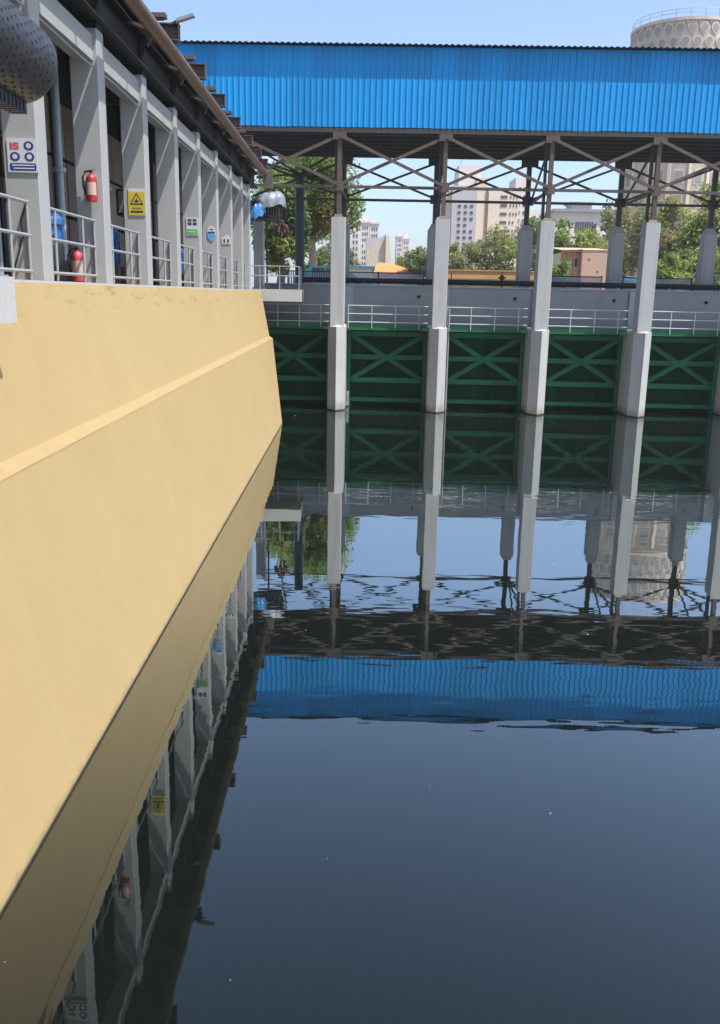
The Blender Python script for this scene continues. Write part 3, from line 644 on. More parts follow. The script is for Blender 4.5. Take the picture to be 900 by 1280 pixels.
# ------------------------------------------------------------------ gate structure (dam frame)
PU = [-0.77+4.05*k for k in range(6)]
plab = ['slim grey concrete pier nearest the ochre wall', 'second grey concrete pier from the ochre wall', 'third grey concrete pier from the ochre wall', 'fourth grey concrete pier from the ochre wall', 'grey concrete pier cut by the right picture edge', 'grey concrete pier beyond the right picture edge']
for k, u in enumerate(PU):
    t = thing('gate_pier', plab[k], 'pier', (u, 37.5, 0), 'front piers between the sluice gates', True)
    hw = .35
    ring = [(u, 36.33), (u+hw, 36.72), (u+hw, 39.2), (u-hw, 39.2), (u-hw, 36.72)]
    m = MB(); m.prism(ring, -.6, 3.33); m.build('lower_shaft', 'pier', t)
    s_ = .28/hw
    ring2 = [(u, 36.62), (u+.28, 36.62), (u+.28, 38.9), (u-.28, 38.9), (u-.28, 36.62)]
    m = MB(); m.prism(ring, 3.332, 3.40, [(u, 36.55), (u+.31, 36.74), (u+.31, 39.0), (u-.31, 39.0), (u-.31, 36.74)]); m.build('shoulder', 'pier', t)
    m = MB(); m.cbox(u-.28, u+.28, 36.60, 37.3, 3.30, 7.50, .02); m.build('upper_shaft', 'pier', t)
    m = MB(); m.prism([(u-.2, 36.68), (u+.2, 36.68), (u+.2, 37.08), (u-.2, 37.08)], 7.502, 7.62, [(u-.13, 36.75), (u+.13, 36.75), (u+.13, 37.0), (u-.13, 37.0)]); m.build('pedestal', 'steel', t)
    rs = [(x+(x-u)*.012, y-(.006 if y < 37 else 0)) for x, y in ring]
    m = MB(); m.prism(rs, -.1, .045); m.build('waterline_band', 'dark_line', t)
    # rear pier
    t = thing('rear_pier', ['slender rear pier behind the pier nearest the ochre wall', 'dark rear pier just left of the second front pier', 'dark rear pier left of the third front pier', 'dark rear pier left of the fourth front pier', 'dark rear pier near the right picture edge', 'rear pier beyond the right picture edge'][k], 'pier', (u+.1, 42, 4.6), 'rear piers behind the gates', True)
    uu = u-.03
    m = MB(); m.cbox(uu-.29, uu+.29, 41.8, 42.4, 4.4, 7.45, .03); m.build('shaft', 'pier', t)
    m = MB(); m.prism([(uu-.27, 41.82), (uu+.27, 41.82), (uu+.27, 42.38), (uu-.27, 42.38)], 7.452, 7.72, [(uu-.14, 41.95), (uu+.14, 41.95), (uu+.14, 42.25), (uu-.14, 42.25)]); m.build('pedestal', 'pier', t)

# wall behind the gates
t = thing('dam_wall', 'slate grey concrete wall behind the gate walkway', 'wall', (5, 39.4, 0), dam=True)
m = MB(); m.box(-4.3, 24, 39.25, 39.75, -.6, 4.95); m.build('wall', 'slate', t)
for u in PU: m = MB(); m.box(u+.0, u+.55, 39.15, 39.248, 3.4, 4.93); m.build('pilaster', 'slate_lt', t)
m = MB(); m.box(-4.3, 24, 39.2, 39.8, 4.952, 5.0); m.build('coping', 'slate_lt', t)
for i, u in enumerate((2.55, 6.6, 10.75, 14.6)):
    m = MB(); m.tube([(u, 39.2, 4.55), (u, 39.249, 4.55)], .07, 10); m.build('drain_hole', 'void', t)

# gates and walkways, one per bay
glab = ['dark green sluice gate beside the end of the ochre wall', 'green cross-braced sluice gate between first and second piers', 'green cross-braced sluice gate between second and third piers', 'green cross-braced sluice gate between third and fourth piers', 'green cross-braced sluice gate right of the fourth pier', 'green sluice gate beyond the right picture edge']
BAYS = [(-4.55, PU[0])] + list(zip(PU[:-1], PU[1:]))
for k, (a, b) in enumerate(BAYS):
    x0, x1 = a+.36, b-.36; xm = (x0+x1)/2; V = 38.3
    t = thing('sluice_gate', glab[k], 'gate', (xm, V, 0), 'green sluice gates', True)
    nP = 4
    for i in range(nP):
        m = MB(); xa = x0+.05+(x1-x0-.1)*i/nP; xb_ = x0+.05+(x1-x0-.1)*(i+1)/nP
        m.box(xa+.004, xb_-.004, V+.40, V+.42, -.3, 3.2); m.build('skin_plate', 'gate', t)
    m = MB(); m.box(x0+.02, x1-.02, V+.425, V+.46, -.3, 3.2); m.build('backing_plate', 'void', t)
    for z, nm in ((.27, 'bottom_beam'), (1.10, 'cross_beam'), (2.06, 'cross_beam'), (3.02, 'top_beam')):
        m = MB(); hb = .10 if z > .5 else .08
        m.box(x0+.16, x1-.16, V+.02, V+.035, z-hb, z+hb); m.box(x0+.16, x1-.16, V+.036, V+.395, z+hb-.02, z+hb); m.box(x0+.16, x1-.16, V+.036, V+.395, z-hb, z-hb+.02)
        m.build(nm, 'gate_beam', t)
    for s_, xx in ((1, x0+.02), (-1, x1-.15)):
        m = MB(); m.box(xx, xx+.13, V+.0, V+.395, -.3, 3.13); m.build('side_frame', 'gate_beam', t)
    for (xa, za, xb_, zb) in ((x0+.2, 2.95, x1-.2, 1.15), (x0+.2, 1.15, x1-.2, 2.95)):
        m = MB(); off = .0 if za > zb else .012
        p0, p1 = Vector((xa, V-.01-off, za)), Vector((xb_, V-.01-off, zb)); dn = Vector((0, 1, 0)); d = (p1-p0).normalized(); nn = d.cross(dn)
        m.bar(p0, p1, .19, .012, (0, 1, 0)); m.bar(p0+nn*.055+Vector((0, -.03, 0)), p1+nn*.055+Vector((0, -.03, 0)), .014, .05, (0, 1, 0))
        m.build('diagonal_brace', 'gate_beam', t)
    m = MB(); m.box(xm-.28, xm+.28, V-.045, V-.028, 1.93, 2.19); m.build('gusset_plate', 'gate_beam', t)
    # guide rail beside the pier
    m = MB(); m.box(x0-.006, x0+.012, V-.25, V-.13, .3, 3.1); m.build('guide_rail', 'gate_beam', t)
    # walkway
    t = thing('gate_walkway', ['green walkway edge beside the end of the ochre wall', 'green walkway between first and second piers', 'green walkway between second and third piers', 'green walkway between third and fourth piers', 'green walkway right of the fourth pier', 'green walkway beyond the right picture edge'][k], 'walkway', (xm, 37.9, 3.2), 'green gate walkways', True)
    m = MB(); m.box(x0+.0, x1-.0, 37.86, 39.14, 3.375, 3.40); m.build('deck_plate', 'deck_green', t)
    m = MB(); m.box(x0+.0, x1-.0, 37.80, 37.855, 3.19, 3.415); m.box(x0, x1, 37.60, 37.798, 3.19, 3.205); m.build('edge_beam_shade_lip', 'deck_green', t)  # edge beam, plus a thin forward lip added to shade the gates
    # railing
    t = thing('walkway_railing', ['pale railing beside the end of the ochre wall below the slab', 'pale railing on the walkway between first and second piers', 'pale railing on the walkway between second and third piers', 'pale railing on the walkway between third and fourth piers', 'pale railing on the walkway right of the fourth pier', 'pale railing beyond the right picture edge'][k], 'railing', (xm, 37.78, 3.2), 'pale walkway railings', True)
    m = MB()
    for z in (4.16, 3.83, 3.50): m.tube([(x0+.02, 37.77, z), (x1-.02, 37.77, z)], .02, 8)
    m.build('rails', 'rail_pale', t, True)
    me = MB(); me.bar((0, 0, 0), (0, 0, .92), .04, .03); me = me.mesh('post', 'rail_pale')
    for i in range(4): inst('post', me, t, (x0+.05+(x1-x0-.1)*i/3.35, 37.772, 3.25))
    if k == 2:
        m = MB(); m.tube([(x0+.12, 37.70, 0), (x0+.12, 37.70, 4.1)], .032, 8)
        tag(m.build('gauge_pipe', 'rail', dam=True, loc=(x0+.12, 37.7, 0)), 'thin pale vertical pipe dipping into the water right of second pier', 'pipe')
    if k == 1:
        m = MB(); m.box(x0+.01, x0+.12, 37.95, 38.0, .05, .65); m.box(x0+.03, x0+.10, 37.93, 37.949, .3, .55)
        tag(m.build('gauge_plate', 'rail', dam=True, loc=(x0+.06, 37.97, .05)), 'small pale plate at the waterline right of the first pier', 'plate')

# elevated blue gallery
U0, U1, V0, V1, ZB, ZT = -9.0, 21.0, 36.72, 42.2, 10.75, 13.60
gl = thing('blue_gallery', 'long blue corrugated gallery carried over the gates on steel posts', 'gallery', (5, 39.4, 7.6), dam=True)
pitch = .225; nr = 4; SWID = pitch*nr
def sheet(L, ov=0.03, d=.032):
    m = MB(); prof = []
    for i in range(nr):
        b = i*pitch
        prof += [(b, 0), (b+.135, 0), (b+.158, -d), (b+.202, -d)]
    prof.append((nr*pitch, 0)); n = len(prof)
    m.v = [(x, y, 0) for x, y in prof]+[(x, y, L) for x, y in prof]
    m.f = [(i, i+1, n+i+1, n+i) for i in range(n-1)]
    return m
ZM = 12.42
lo = sheet(ZM+.05-(ZB+.02)).mesh('cladding_sheet', 'blue', fix=False); hi = sheet(ZT-ZM).mesh('upper_sheet', 'blue', fix=False)
nS = int((U1-U0)/SWID)
for i in range(nS):
    inst('cladding_sheet', lo, gl, (U0+i*SWID, V0+random.uniform(-.004, .004), ZB+.02+random.choice((0, 0, .008, -.012))))
    inst('upper_sheet', hi, gl, (U0+i*SWID, V0+.045+random.uniform(-.004, .004), ZM))
def roofsheet():
    m = MB(); n_ = 9*nr; prof = [(SWID*i/n_, .022*math.cos(2*math.pi*i/9)) for i in range(n_+1)]; n = len(prof)
    m.v = [(x, -.25, z) for x, z in prof]+[(x, 2.8, z+.32) for x, z in prof]+[(x, 5.7, z) for x, z in prof]
    m.f = [(i, i+1, n+i+1, n+i) for i in range(n-1)]+[(n+i, n+i+1, 2*n+i+1, 2*n+i) for i in range(n-1)]
    return m
rsme = roofsheet().mesh('roof_sheet', 'blue_roof', fix=False)
for i in range(nS): inst('roof_sheet', rsme, gl, (U0+i*SWID, V0, ZT+.035))
m = MB(); m.box(U0, U1, V1-.02, V1+.02, ZB, ZT); m.build('rear_cladding', 'blue2', gl)
m = MB(); m.box(U0-.02, U0+.02, V0+.06, V1-.03, ZB, ZT); m.box(U1-.02, U1+.02, V0+.06, V1-.03, ZB, ZT); m.build('end_cladding', 'blue2', gl)
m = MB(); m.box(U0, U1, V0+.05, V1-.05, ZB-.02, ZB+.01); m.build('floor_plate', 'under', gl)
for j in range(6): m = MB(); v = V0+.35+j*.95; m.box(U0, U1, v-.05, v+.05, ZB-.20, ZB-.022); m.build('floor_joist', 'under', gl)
m = MB(); m.box(U0, U1, V0-.0, V0+.12, ZB-.16, ZB-.001); m.build('front_sill_beam', 'steel_dk', gl)
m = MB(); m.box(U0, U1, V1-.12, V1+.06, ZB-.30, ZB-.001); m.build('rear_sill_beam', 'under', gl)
def frame_post(u, v, z0, z1, m_, w_=.16):
    m = MB(); m.box(u-w_/2, u-w_/2+.016, v-.09, v+.09, z0, z1); m.box(u+w_/2-.016, u+w_/2, v-.09, v+.09, z0, z1); m.box(u-w_/2+.017, u+w_/2-.017, v-.085, v-.075, z0, z1)
    m.build('post', m_, gl)
SZ = 8.64
for k, u in enumerate(PU):
    frame_post(u+.02, V0+.12, 7.62, ZB-.17, 'steel'); frame_post(u-.14, V0+.42, 7.6, ZB-.17, 'steel_dk', .10)
    frame_post(u-.03, V1-.12, 7.72, ZB-.31, 'steel_dk', .20)
    m = MB(); m.box(u-.18, u+.2, V0+.0, V0+.014, SZ-.16, SZ+.2); m.build('gusset_plate', 'steel', gl)
    m = MB(); m.box(u-.25, u+.27, V0+.0, V0+.014, ZB-.42, ZB-.16); m.build('gusset_plate', 'steel', gl)
    m = MB(); m.box(u-.27, u+.21, V1-.24, V1-.225, SZ-.10, SZ+.28); m.build('gusset_plate', 'steel_dk', gl)
    m = MB(); m.box(u-.40, u+.34, V1-.24, V1-.225, ZB-.62, ZB-.30); m.build('gusset_plate', 'steel_dk', gl)
    m = MB(); m.bar((u, V0+.1, SZ), (u+.12, V1-.1, SZ), .08, .1); m.build('tie_bar', 'steel_dk', gl)
    m = MB(); m.bar((u, V0+.2, ZB-.25), (u+.12, V1-.2, SZ+.1), .07, .07); m.build('tie_bar', 'steel_dk', gl)
ext = [PU[0]-4.05]+PU
for a, b in zip(ext[:-1], ext[1:]):
    m = MB(); m.bar((a+.05, V0+.1, SZ), (b-.05, V0+.1, SZ), .07, .11); m.build('strut', 'steel', gl)
    m = MB(); m.bar((a+.15, V1-.15, SZ+.03), (b+.05, V1-.15, SZ+.03), .07, .11); m.build('strut', 'steel_dk', gl)
    for s_ in (0, 1):
        p, q = ((a, ZB-.28), (b, SZ+.08)) if s_ == 0 else ((a, SZ+.08), (b, ZB-.28))
        m = MB(); m.bar((p[0]+.03, V0-.03+.1*s_, p[1]), (q[0]-.03, V0-.03+.1*s_, q[1]), .06, .115); m.build('diagonal_brace', 'steel', gl)
        p, q = ((a-.03, ZB-.5), (b-.03, SZ+.1)) if s_ == 0 else ((a-.03, SZ+.1), (b-.03, ZB-.5))
        m = MB(); m.bar((p[0], V1-.3+.09*s_, p[1]), (q[0], V1-.3+.09*s_, q[1]), .06, .09); m.build('diagonal_brace', 'steel_dk', gl)
# dark slate tubular post carrying the gallery's rear end
cgp = P(375, 222, 1, 43.2)
t = thing('slate_post', 'thick dark slate blue post standing left of the first pier', 'post', (cgp.x, 43.2, 4.62))
m = MB(); m.tube([(cgp.x, 43.2, 4.62), (cgp.x, 43.2, cgp.z+.1)], .21, 16); m.build('shaft', 'dkpost', t, True)
m = MB(); m.box(cgp.x-.3, cgp.x+.3, 42.9, 43.5, cgp.z+.1, cgp.z+.2); m.build('head_plate', 'steel_dk', t)
m = MB()
for dx, dz in ((-2.0, 1.0), (1.9, 1.05), (-1.9, -.25), (1.9, -.3), (-1.5, .35)):
    m.bar((cgp.x, 43.1, cgp.z+.15), (cgp.x+dx, 42.6, cgp.z+.15+dz), .06, .08)
m.build('head_braces', 'steel_dk', t)

# black pipeline on the far bank, fence, small kit
t = thing('black_pipeline', 'black pipe laid along the top of the slate wall', 'pipe', (5, 40.6, 5.2), dam=True)
m = MB(); m.tube([(-2.6, 40.6, 5.19), (24, 40.6, 5.19)], .115, 14); m.build('pipe', 'black', t, True)
sm = MB(); sm.box(-.08, .08, -.1, .1, 0, .50); sme = sm.mesh('pipe_support', 'slate_lt')
for u in np.arange(-2, 23, 2.2): inst('pipe_support', sme, t, (u, 40.6, 4.6))
def fence(lab, xa, xb, Yf):
    t = thing('bar_fence', lab, 'fence', ((xa+xb)/2, Yf, GZ), 'bar fences on the far bank')
    m = MB()
    for z in (4.98, 5.60): m.bar((xa, Yf, z), (xb, Yf, z), .04, .05)
    m.build('rails', 'dkpost', t)
    bm_ = MB(); bm_.box(-.03, .03, -.012, .012, 0, .61); bme = bm_.mesh('bar', 'fence')
    for x in np.arange(xa+.05, xb, .105): inst('bar', bme, t, (x, Yf, 4.985))
    p_ = MB(); p_.box(-.035, .035, -.035, .035, 0, 1.03); pme = p_.mesh('post', 'dkpost')
    for x in np.linspace(xa, xb, max(2, int((xb-xa)/1.9)+1)): inst('post', pme, t, (x, Yf+.05, GZ))
fence('blue-white bar fence left of the second pier', -3.2, 3.1, 43.4)
fence('blue-white bar fence between third and fourth piers', 8.3, 11.4, 43.4)
fence('blue-white bar fence right of the fourth pier', 12.4, 15.6, 43.4)
hy = P(627, 357, 1, 43.5)
t = thing('hydrant', 'small dark red hydrant valve above the black pipe', 'hydrant', (hy.x, 43.5, GZ))
m = MB(); m.lathe([(.1, 0), (.1, .05), (.05, .08), (.05, .75), (.09, .78), (.11, .86), (.08, .96), (.02, 1.02)], (hy.x, 43.5, GZ), 12); m.build('standpipe', 'rust', t, True)
m = MB(); m.tube([(hy.x-.17, 43.5, GZ+.86), (hy.x+.17, 43.5, GZ+.86)], .045, 10); m.build('outlet', 'rust', t)
m = MB(); m.tube([(hy.x, 43.5, GZ+1.0), (hy.x, 43.5, GZ+1.14)], .02, 8); m.tube([(hy.x-.08, 43.5, GZ+1.13), (hy.x+.08, 43.5, GZ+1.13)], .015, 8); m.build('handwheel', 'rust', t)
a = P(564, 350, 1, 43)
m = MB(); m.bar((a.x, 43, GZ), (a.x, 43, P(564, 342, 1, 43).z), .04); m.bar((a.x-.06, 43, GZ), (a.x+.06, 43, GZ), .1, .04)
tag(m.build('marker_rod', 'black', loc=(a.x, 43, GZ)), 'thin black rod above the pipe right of the second pier', 'rod')

# tan compound wall
t = thing('compound_wall', 'low tan compound wall right of the second pier', 'wall', (6.6, 50, GZ))
a, b = P(552, 357, 1, 50), P(668, 339, 1, 50)
m = MB(); m.box(a.x, b.x, 50, 50.3, GZ, b.z-.45); m.build('plinth', 'olive', t)
m = MB(); m.box(a.x, b.x, 50.02, 50.28, b.z-.449, b.z-.05); m.build('wall', 'tan', t)
m = MB(); m.box(a.x-.03, b.x+.03, 49.97, 50.33, b.z-.049, b.z); m.build('coping', 'tan', t)

# salmon brick hut with timber frame
a, b, c_ = P(702, 315, 1, 66), P(728, 313, 1, 66), P(760, 315, 1, 66)
t = thing('brick_hut', 'small salmon hut with brown timber frame between third and fourth piers', 'hut', ((a.x+c_.x)/2, 68, GZ))
m = MB(); m.box(b.x, c_.x, 66, 69.5, GZ, b.z); m.build('wall', 'brick', t)
m = MB()
for x, z in ((.25, .8), (.6, .55), (.4, .3), (.75, .25)): xx = b.x+(c_.x-b.x)*x; m.box(xx, xx+.14, 65.985, 66.0, GZ+(b.z-GZ)*z, GZ+(b.z-GZ)*z+.11)
m.build('putlog_holes', 'timber', t)
m = MB(); m.box(a.x+.1, b.x-.02, 66.4, 69.4, GZ, b.z-.15); m.build('inner_wall', 'cream', t)
m = MB()
for f_ in (0, .3, .62, 1): xx = a.x+(b.x-a.x-.12)*f_; m.box(xx, xx+.12, 65.9, 66.05, GZ, b.z-.12+.05*f_)
m.bar((a.x, 65.98, b.z-.12), (b.x, 65.98, b.z), .14, .16); m.box(a.x, b.x, 65.93, 66.02, GZ+1.55, GZ+1.67); m.build('timber_frame', 'timber', t)
m = MB(); m.box(a.x+.9, a.x+1.25, 66.37, 66.4, GZ+2.2, GZ+2.75); m.build('window', 'win', t)
m = MB(); m.box(a.x+.05, a.x+.4, 66.36, 66.4, GZ+.2, GZ+2.5); m.build('door', 'timber', t)
m = MB(); m.poly([(a.x-.1, 65.96, b.z-.02), (c_.x+.1, 65.96, b.z+.02), (c_.x+.1, 69.7, b.z+.3), (a.x-.1, 69.7, b.z+.3), (a.x-.1, 65.96, b.z+.03), (c_.x+.1, 65.96, b.z+.07), (c_.x+.1, 69.7, b.z+.35), (a.x-.1, 69.7, b.z+.35)], [(0,3,2,1),(4,5,6,7),(0,1,5,4),(1,2,6,5),(2,3,7,6),(3,0,4,7)]); m.build('roof', 'brick', t)

# parked vehicles and tank behind the fence
def van(x, y, lab, m_, L=4.2):
    t = thing('parked_car', lab, 'car', (x, y, GZ)); z = GZ
    prof = [(-L/2, .3), (L/2, .3), (L/2, .72), (L/2-.9, .84), (L/2-1.5, 1.32), (L/2-1.8, 1.4), (-L/2+.9, 1.4), (-L/2+.25, .95), (-L/2, .9)]
    n = len(prof); m = MB(); m.poly([(x+px, y-.85, z+pz) for px, pz in prof]+[(x+px, y+.85, z+pz) for px, pz in prof], [tuple(range(n)), tuple(range(2*n-1, n-1, -1))]+[(i, (i+1) % n, n+(i+1) % n, n+i) for i in range(n)])
    m.build('body', m_, t)
    for xa, xb in ((-L/2+.95, -L/2+1.6), (-L/2+1.7, .4)):
        m = MB(); m.box(x+xa, x+xb, y-.865, y-.852, z+.9, z+1.3); m.build('window', 'glass', t)
    for xa in (-L/2+.75, L/2-.75):
        for yy in (-.86, .72):
            m = MB(); m.tube([(x+xa, y+yy, z+.32), (x+xa, y+yy+.16, z+.32)], .32, 16); wo = m.build('wheel', 'tyre', t)
            m = MB(); m.tube([(x+xa, y+yy-.01, z+.32), (x+xa, y+yy+.17, z+.32)], .18, 12); m.build('rim', 'rail', wo)
    m = MB(); m.box(x+L/2-.05, x+L/2+.05, y-.86, y+.86, z+.35, z+.5); m.build('bumper', 'black', t)
van(-1.2, 50, 'teal blue car parked behind the fence left of the first pier', 'teal')
a = P(786, 346, 1, 45)
t = thing('water_tank', 'small teal tank beside the fourth pier on the far bank', 'tank', (a.x, 45, GZ))
m = MB(); m.lathe([(.5, 0), (.52, .05), (.52, .75), (.46, .9), (.2, 1.0)], (a.x, 45, GZ), 18); m.build('body', 'teal', t, True)
m = MB(); m.lathe([(.22, 1.0), (.22, 1.06), (.05, 1.1)], (a.x, 45, GZ), 14); m.build('lid', 'teal', t)
m = MB(); m.lathe([(.53, .36), (.545, .4), (.53, .44)], (a.x, 45, GZ), 18); m.build('rib', 'teal', t)

# ------------------------------------------------------------------ trees
def tree(lab, x, y, h, rx, rz, mats, n, leaf=.22, cz=None, pale=False, lean=0, clumps=34, group='trees beyond the gates', gap=.5, spread=.34):
    t = thing('tree', lab, 'tree', (x, y, GZ), group)
    zc = cz or (GZ+h-rz); bk = 'bark_pale' if pale else 'bark'
    r0 = .10+.018*h
    m = MB(); m.tube([(x, y, GZ-.1), (x+.1+lean*.3, y, GZ+h*.2), (x-.05+lean*.6, y+.1, GZ+h*.45), (x+lean, y, GZ+h*.7)], [r0*1.25, r0, r0*.8, r0*.4], 10)
    m.build('trunk', bk, t, True)
    cs = []
    while len(cs) < clumps:
        p = RNG.normal(0, 1, 3); p /= np.linalg.norm(p); p *= RNG.uniform(.35, 1.0)**.6
        if p[2] < -.75: continue
        cs.append(np.array([x+lean+p[0]*rx, y+p[1]*rx*.85, zc+p[2]*rz]))
    br = MB()
    for cpt in cs:
        st = Vector((x+lean*.6, y, GZ+h*random.uniform(.3, .6))); e = Vector(cpt); mid = st.lerp(e, .55)+Vector((0, 0, .1*h*random.uniform(-.3, .6)))
        br.tube([st, mid, e], [r0*.38, r0*.22, r0*.06], 5)
    br.build('branches', bk, t, True)
    per = n//clumps
    groups = {mm: [] for mm in mats}
    for i, cpt in enumerate(cs):
        groups[mats[i % len(mats)] if random.random() < .75 else random.choice(mats)].append((cpt, RNG.uniform(.6, 1.25)))
    for mm, gl_ in groups.items():
        if not gl_: continue
        V = []
        for cpt, sc in gl_:
            k = int(per*sc); d = RNG.normal(0, 1, (k, 3)); d /= np.linalg.norm(d, axis=1)[:, None]
            pts = cpt + d*(RNG.random((k, 1))**.45)*np.array([rx*spread, rx*spread, rz*spread*.8])*sc
            nrm = RNG.normal(0, 1, (k, 3)) + np.array([0, 0, .9]); nrm /= np.linalg.norm(nrm, axis=1)[:, None]
            tv = np.cross(nrm, RNG.normal(0, 1, (k, 3))); tv /= np.linalg.norm(tv, axis=1)[:, None]; bv = np.cross(nrm, tv)
            ls = leaf*RNG.uniform(.6, 1.4, (k, 1))
            V.append(np.stack([pts-tv*ls, pts-bv*ls*.45+nrm*ls*.12, pts+tv*ls, pts+bv*ls*.45+nrm*ls*.12], 1))
        V = np.concatenate(V).reshape(-1, 3) - np.array(ORG[t]); k = len(V)//4
        me = bpy.data.meshes.new('foliage'); me.from_pydata(V.tolist(), [], np.arange(4*k).reshape(k, 4).tolist()); me.materials.append(M[mm])
        o = bpy.data.objects.new('foliage', me); COL.objects.link(o); o.parent = t; ORG[o] = ORG[t]
    return t
def ptree(lab, px, py_top, wpx, Y, mats, n=6000, hfrac=.5, **kw):
    """a tree standing on the ground at distance Y whose top shows at the pixel and whose crown spans wpx pixels"""
    p = P(px, py_top, 1, Y); h = p.z-GZ; rx = wpx/2/F_PX*Y
    return tree(lab, p.x, Y, h, rx, h*hfrac, mats, n, **kw)
ptree('tall leafy tree with drooping brown-green crown left of the first pier', 392, 176, 118, 56, ['leafA', 'leafB', 'leafE', 'leafA'], 22000, .36, leaf=.125, clumps=60, pale=True, lean=-.2)
ptree('dark drooping tree behind the tarpaulin at the end of the pump house', 350, 215, 60, 52, ['leafD', 'leafA', 'leafB'], 9000, .45, leaf=.15, clumps=30)
ptree('small bright green bush-like tree left of the first pier', 400, 312, 40, 62, ['leafA'], 2500, .5, leaf=.13)
ptree('hazy olive tree low beside the first pier', 420, 303, 50, 95, ['leafC'], 3000, .5, leaf=.22)
ptree('green tree right of the small pale towers', 503, 318, 40, 95, ['leafA', 'leafB'], 3000, .5, leaf=.2)
ptree('olive tree left of the second pier', 526, 312, 50, 90, ['leafC', 'leafA'], 4000, .5, leaf=.2)
ptree('light green tree just right of the second pier', 572, 308, 54, 82, ['leafB', 'leafC'], 4500, .5, leaf=.18)
ptree('broad olive tree in front of the apartment tower', 622, 287, 84, 84, ['leafC', 'leafB', 'leafC'], 8000, .5, leaf=.18, clumps=44, pale=True)
ptree('olive tree behind the third pier', 672, 272, 60, 100, ['leafC', 'leafA'], 4500, .5, leaf=.22)
ptree('bright yellow-green tree above the brick hut', 722, 276, 84, 78, ['leafB', 'leafB', 'leafA'], 9000, .42, leaf=.17, clumps=44)
ptree('grey-green tree left of the fourth pier', 762, 262, 56, 92, ['leafC', 'leafD'], 5000, .5, leaf=.2, pale=True)
ptree('pale-stemmed tree behind the fourth pier', 796, 258, 72, 88, ['leafC', 'leafB', 'leafE'], 7000, .42, leaf=.17, pale=True, clumps=40)
ptree('broad olive tree right of the fourth pier', 842, 244, 92, 80, ['leafC', 'leafB', 'leafC', 'leafE'], 10000, .42, leaf=.16, clumps=50, pale=True)
ptree('bright green shrubby tree low right of the fourth pier', 832, 316, 60, 56, ['leafB', 'leafA'], 5000, .5, leaf=.12)
ptree('yellow-green tree at the right picture edge', 900, 232, 84, 70, ['leafB', 'leafA', 'leafB'], 9000, .45, leaf=.16, clumps=44)
ptree('tall tree beyond the right picture edge', 985, 235, 110, 75, ['leafC', 'leafA'], 7000, .45, leaf=.18)
ptree('dark bush beside the brick hut', 700, 322, 36, 60, ['leafA', 'leafB'], 2500, .5, leaf=.11)
ptree('low green tree between third and fourth piers at the back', 690, 296, 50, 120, ['leafC'], 3000, .5, leaf=.25)
ptree('low dark green tree at the far right behind the rear pier', 880, 300, 70, 62, ['leafD', 'leafB'], 5000, .5, leaf=.13)

# ------------------------------------------------------------------ far buildings
def win_grid(t, x0, x1, z0, z1, nx, nz, Y, w_=.5, h_=.45, skip=0.0, m_='win'):
    dx, dz = (x1-x0)/nx, (z1-z0)/nz
    wm = MB(); wm.box(-dx*w_/2, dx*w_/2, -.12, .02, -dz*h_/2, dz*h_/2); wme = wm.mesh('window', m_)
    for i in range(nx):
        for j in range(nz):
            if random.random() < skip: continue
            inst('window', wme, t, (x0+dx*(i+.5), Y, z0+dz*(j+.5)))
YA = 260
def px_box(t, name, m_, xl, xr, yt, Y, depth, z0=GZ):
    a, b = P(xl, yt, 1, Y), P(xr, yt, 1, Y); m = MB(); zt = (a.z+b.z)/2
    m.box(a.x, b.x, Y, Y+depth, z0, zt); m.build(name, m_, t); return a.x, b.x, zt
t = thing('apartment_tower', 'tall cream and grey apartment tower seen right of the second pier', 'building', (35, YA+8, GZ))
x0, x1, zt = px_box(t, 'stair_core', 'pale', 574, 602, 206, YA+4, 12)
x0, x1, zt = px_box(t, 'side_wing', 'cream', 556, 566, 236, YA+2, 14)
x0, x1, zt = px_box(t, 'grey_bay', 'lilac', 566, 597, 232, YA-.5, 14)
win_grid(t, x0+1.2, x1-.5, 8, zt-4.5, 3, 13, YA-.5, .5, .42, .04)
x0, x1, zt = px_box(t, 'cream_wall', 'cream', 597, 611, 222, YA, 14)
x0, x1, zt = px_box(t, 'right_wing', 'cream', 611.5, 650, 236, YA+.5, 14)
win_grid(t, x0+3, x0+5.4, 8, zt-1, 1, 11, YA+.5, .75, .32)
win_grid(t, x0+5.6, x1-.2, 8, zt-1, 3, 11, YA+.5, .36, .36, .05)
m = MB(); a = P(608.5, 236, 1, YA-.3); m.box(a.x, a.x+.35, YA-.3, YA-.02, 6, a.z); m.build('drain_pipe', 'timber', t)
m = MB(); a = P(576, 200, 1, YA+6); m.box(a.x, a.x+.2, YA+6, YA+6.2, 38, a.z+4); m.build('mast', 'rail', t)
t = thing('office_block', 'pale apartment block partly behind the rear pier right of the tower', 'building', (52, YA+20, GZ))
x0, x1, zt = px_box(t, 'wall', 'pale', 645, 662, 222, YA+18, 12); win_grid(t, x0+.6, x1-.4, 10, zt-2, 2, 12, YA+18, .4, .4)
x0, x1, zt = px_box(t, 'lower_wing', 'pale', 662, 690, 262, YA+16, 12); win_grid(t, x0+.6, x1-.4, 8, zt-1, 3, 8, YA+16, .4, .4)
t = thing('low_white_building', 'low white building with long windows behind trees between third and fourth piers', 'building', (42, 190, GZ))
x0, x1, zt = px_box(t, 'wall', 'pale', 694, 756, 265, 184, 12); win_grid(t, x0+4, x1-2, 8, zt-.6, 8, 3, 184, .6, .4)
m = MB(); m.box(x0-.4, x1+.4, 183.4, 196.4, zt, zt+.5); m.build('roof', 'rail', t)
m = MB(); a, b = P(716, 254, 1, 188), P(740, 254, 1, 188); m.box(a.x, b.x, 188, 194, zt+.5, a.z); m.box(a.x-.4, b.x+.4, 187.6, 194.4, a.z, a.z+.3); m.build('roof_room', 'lilac', t)
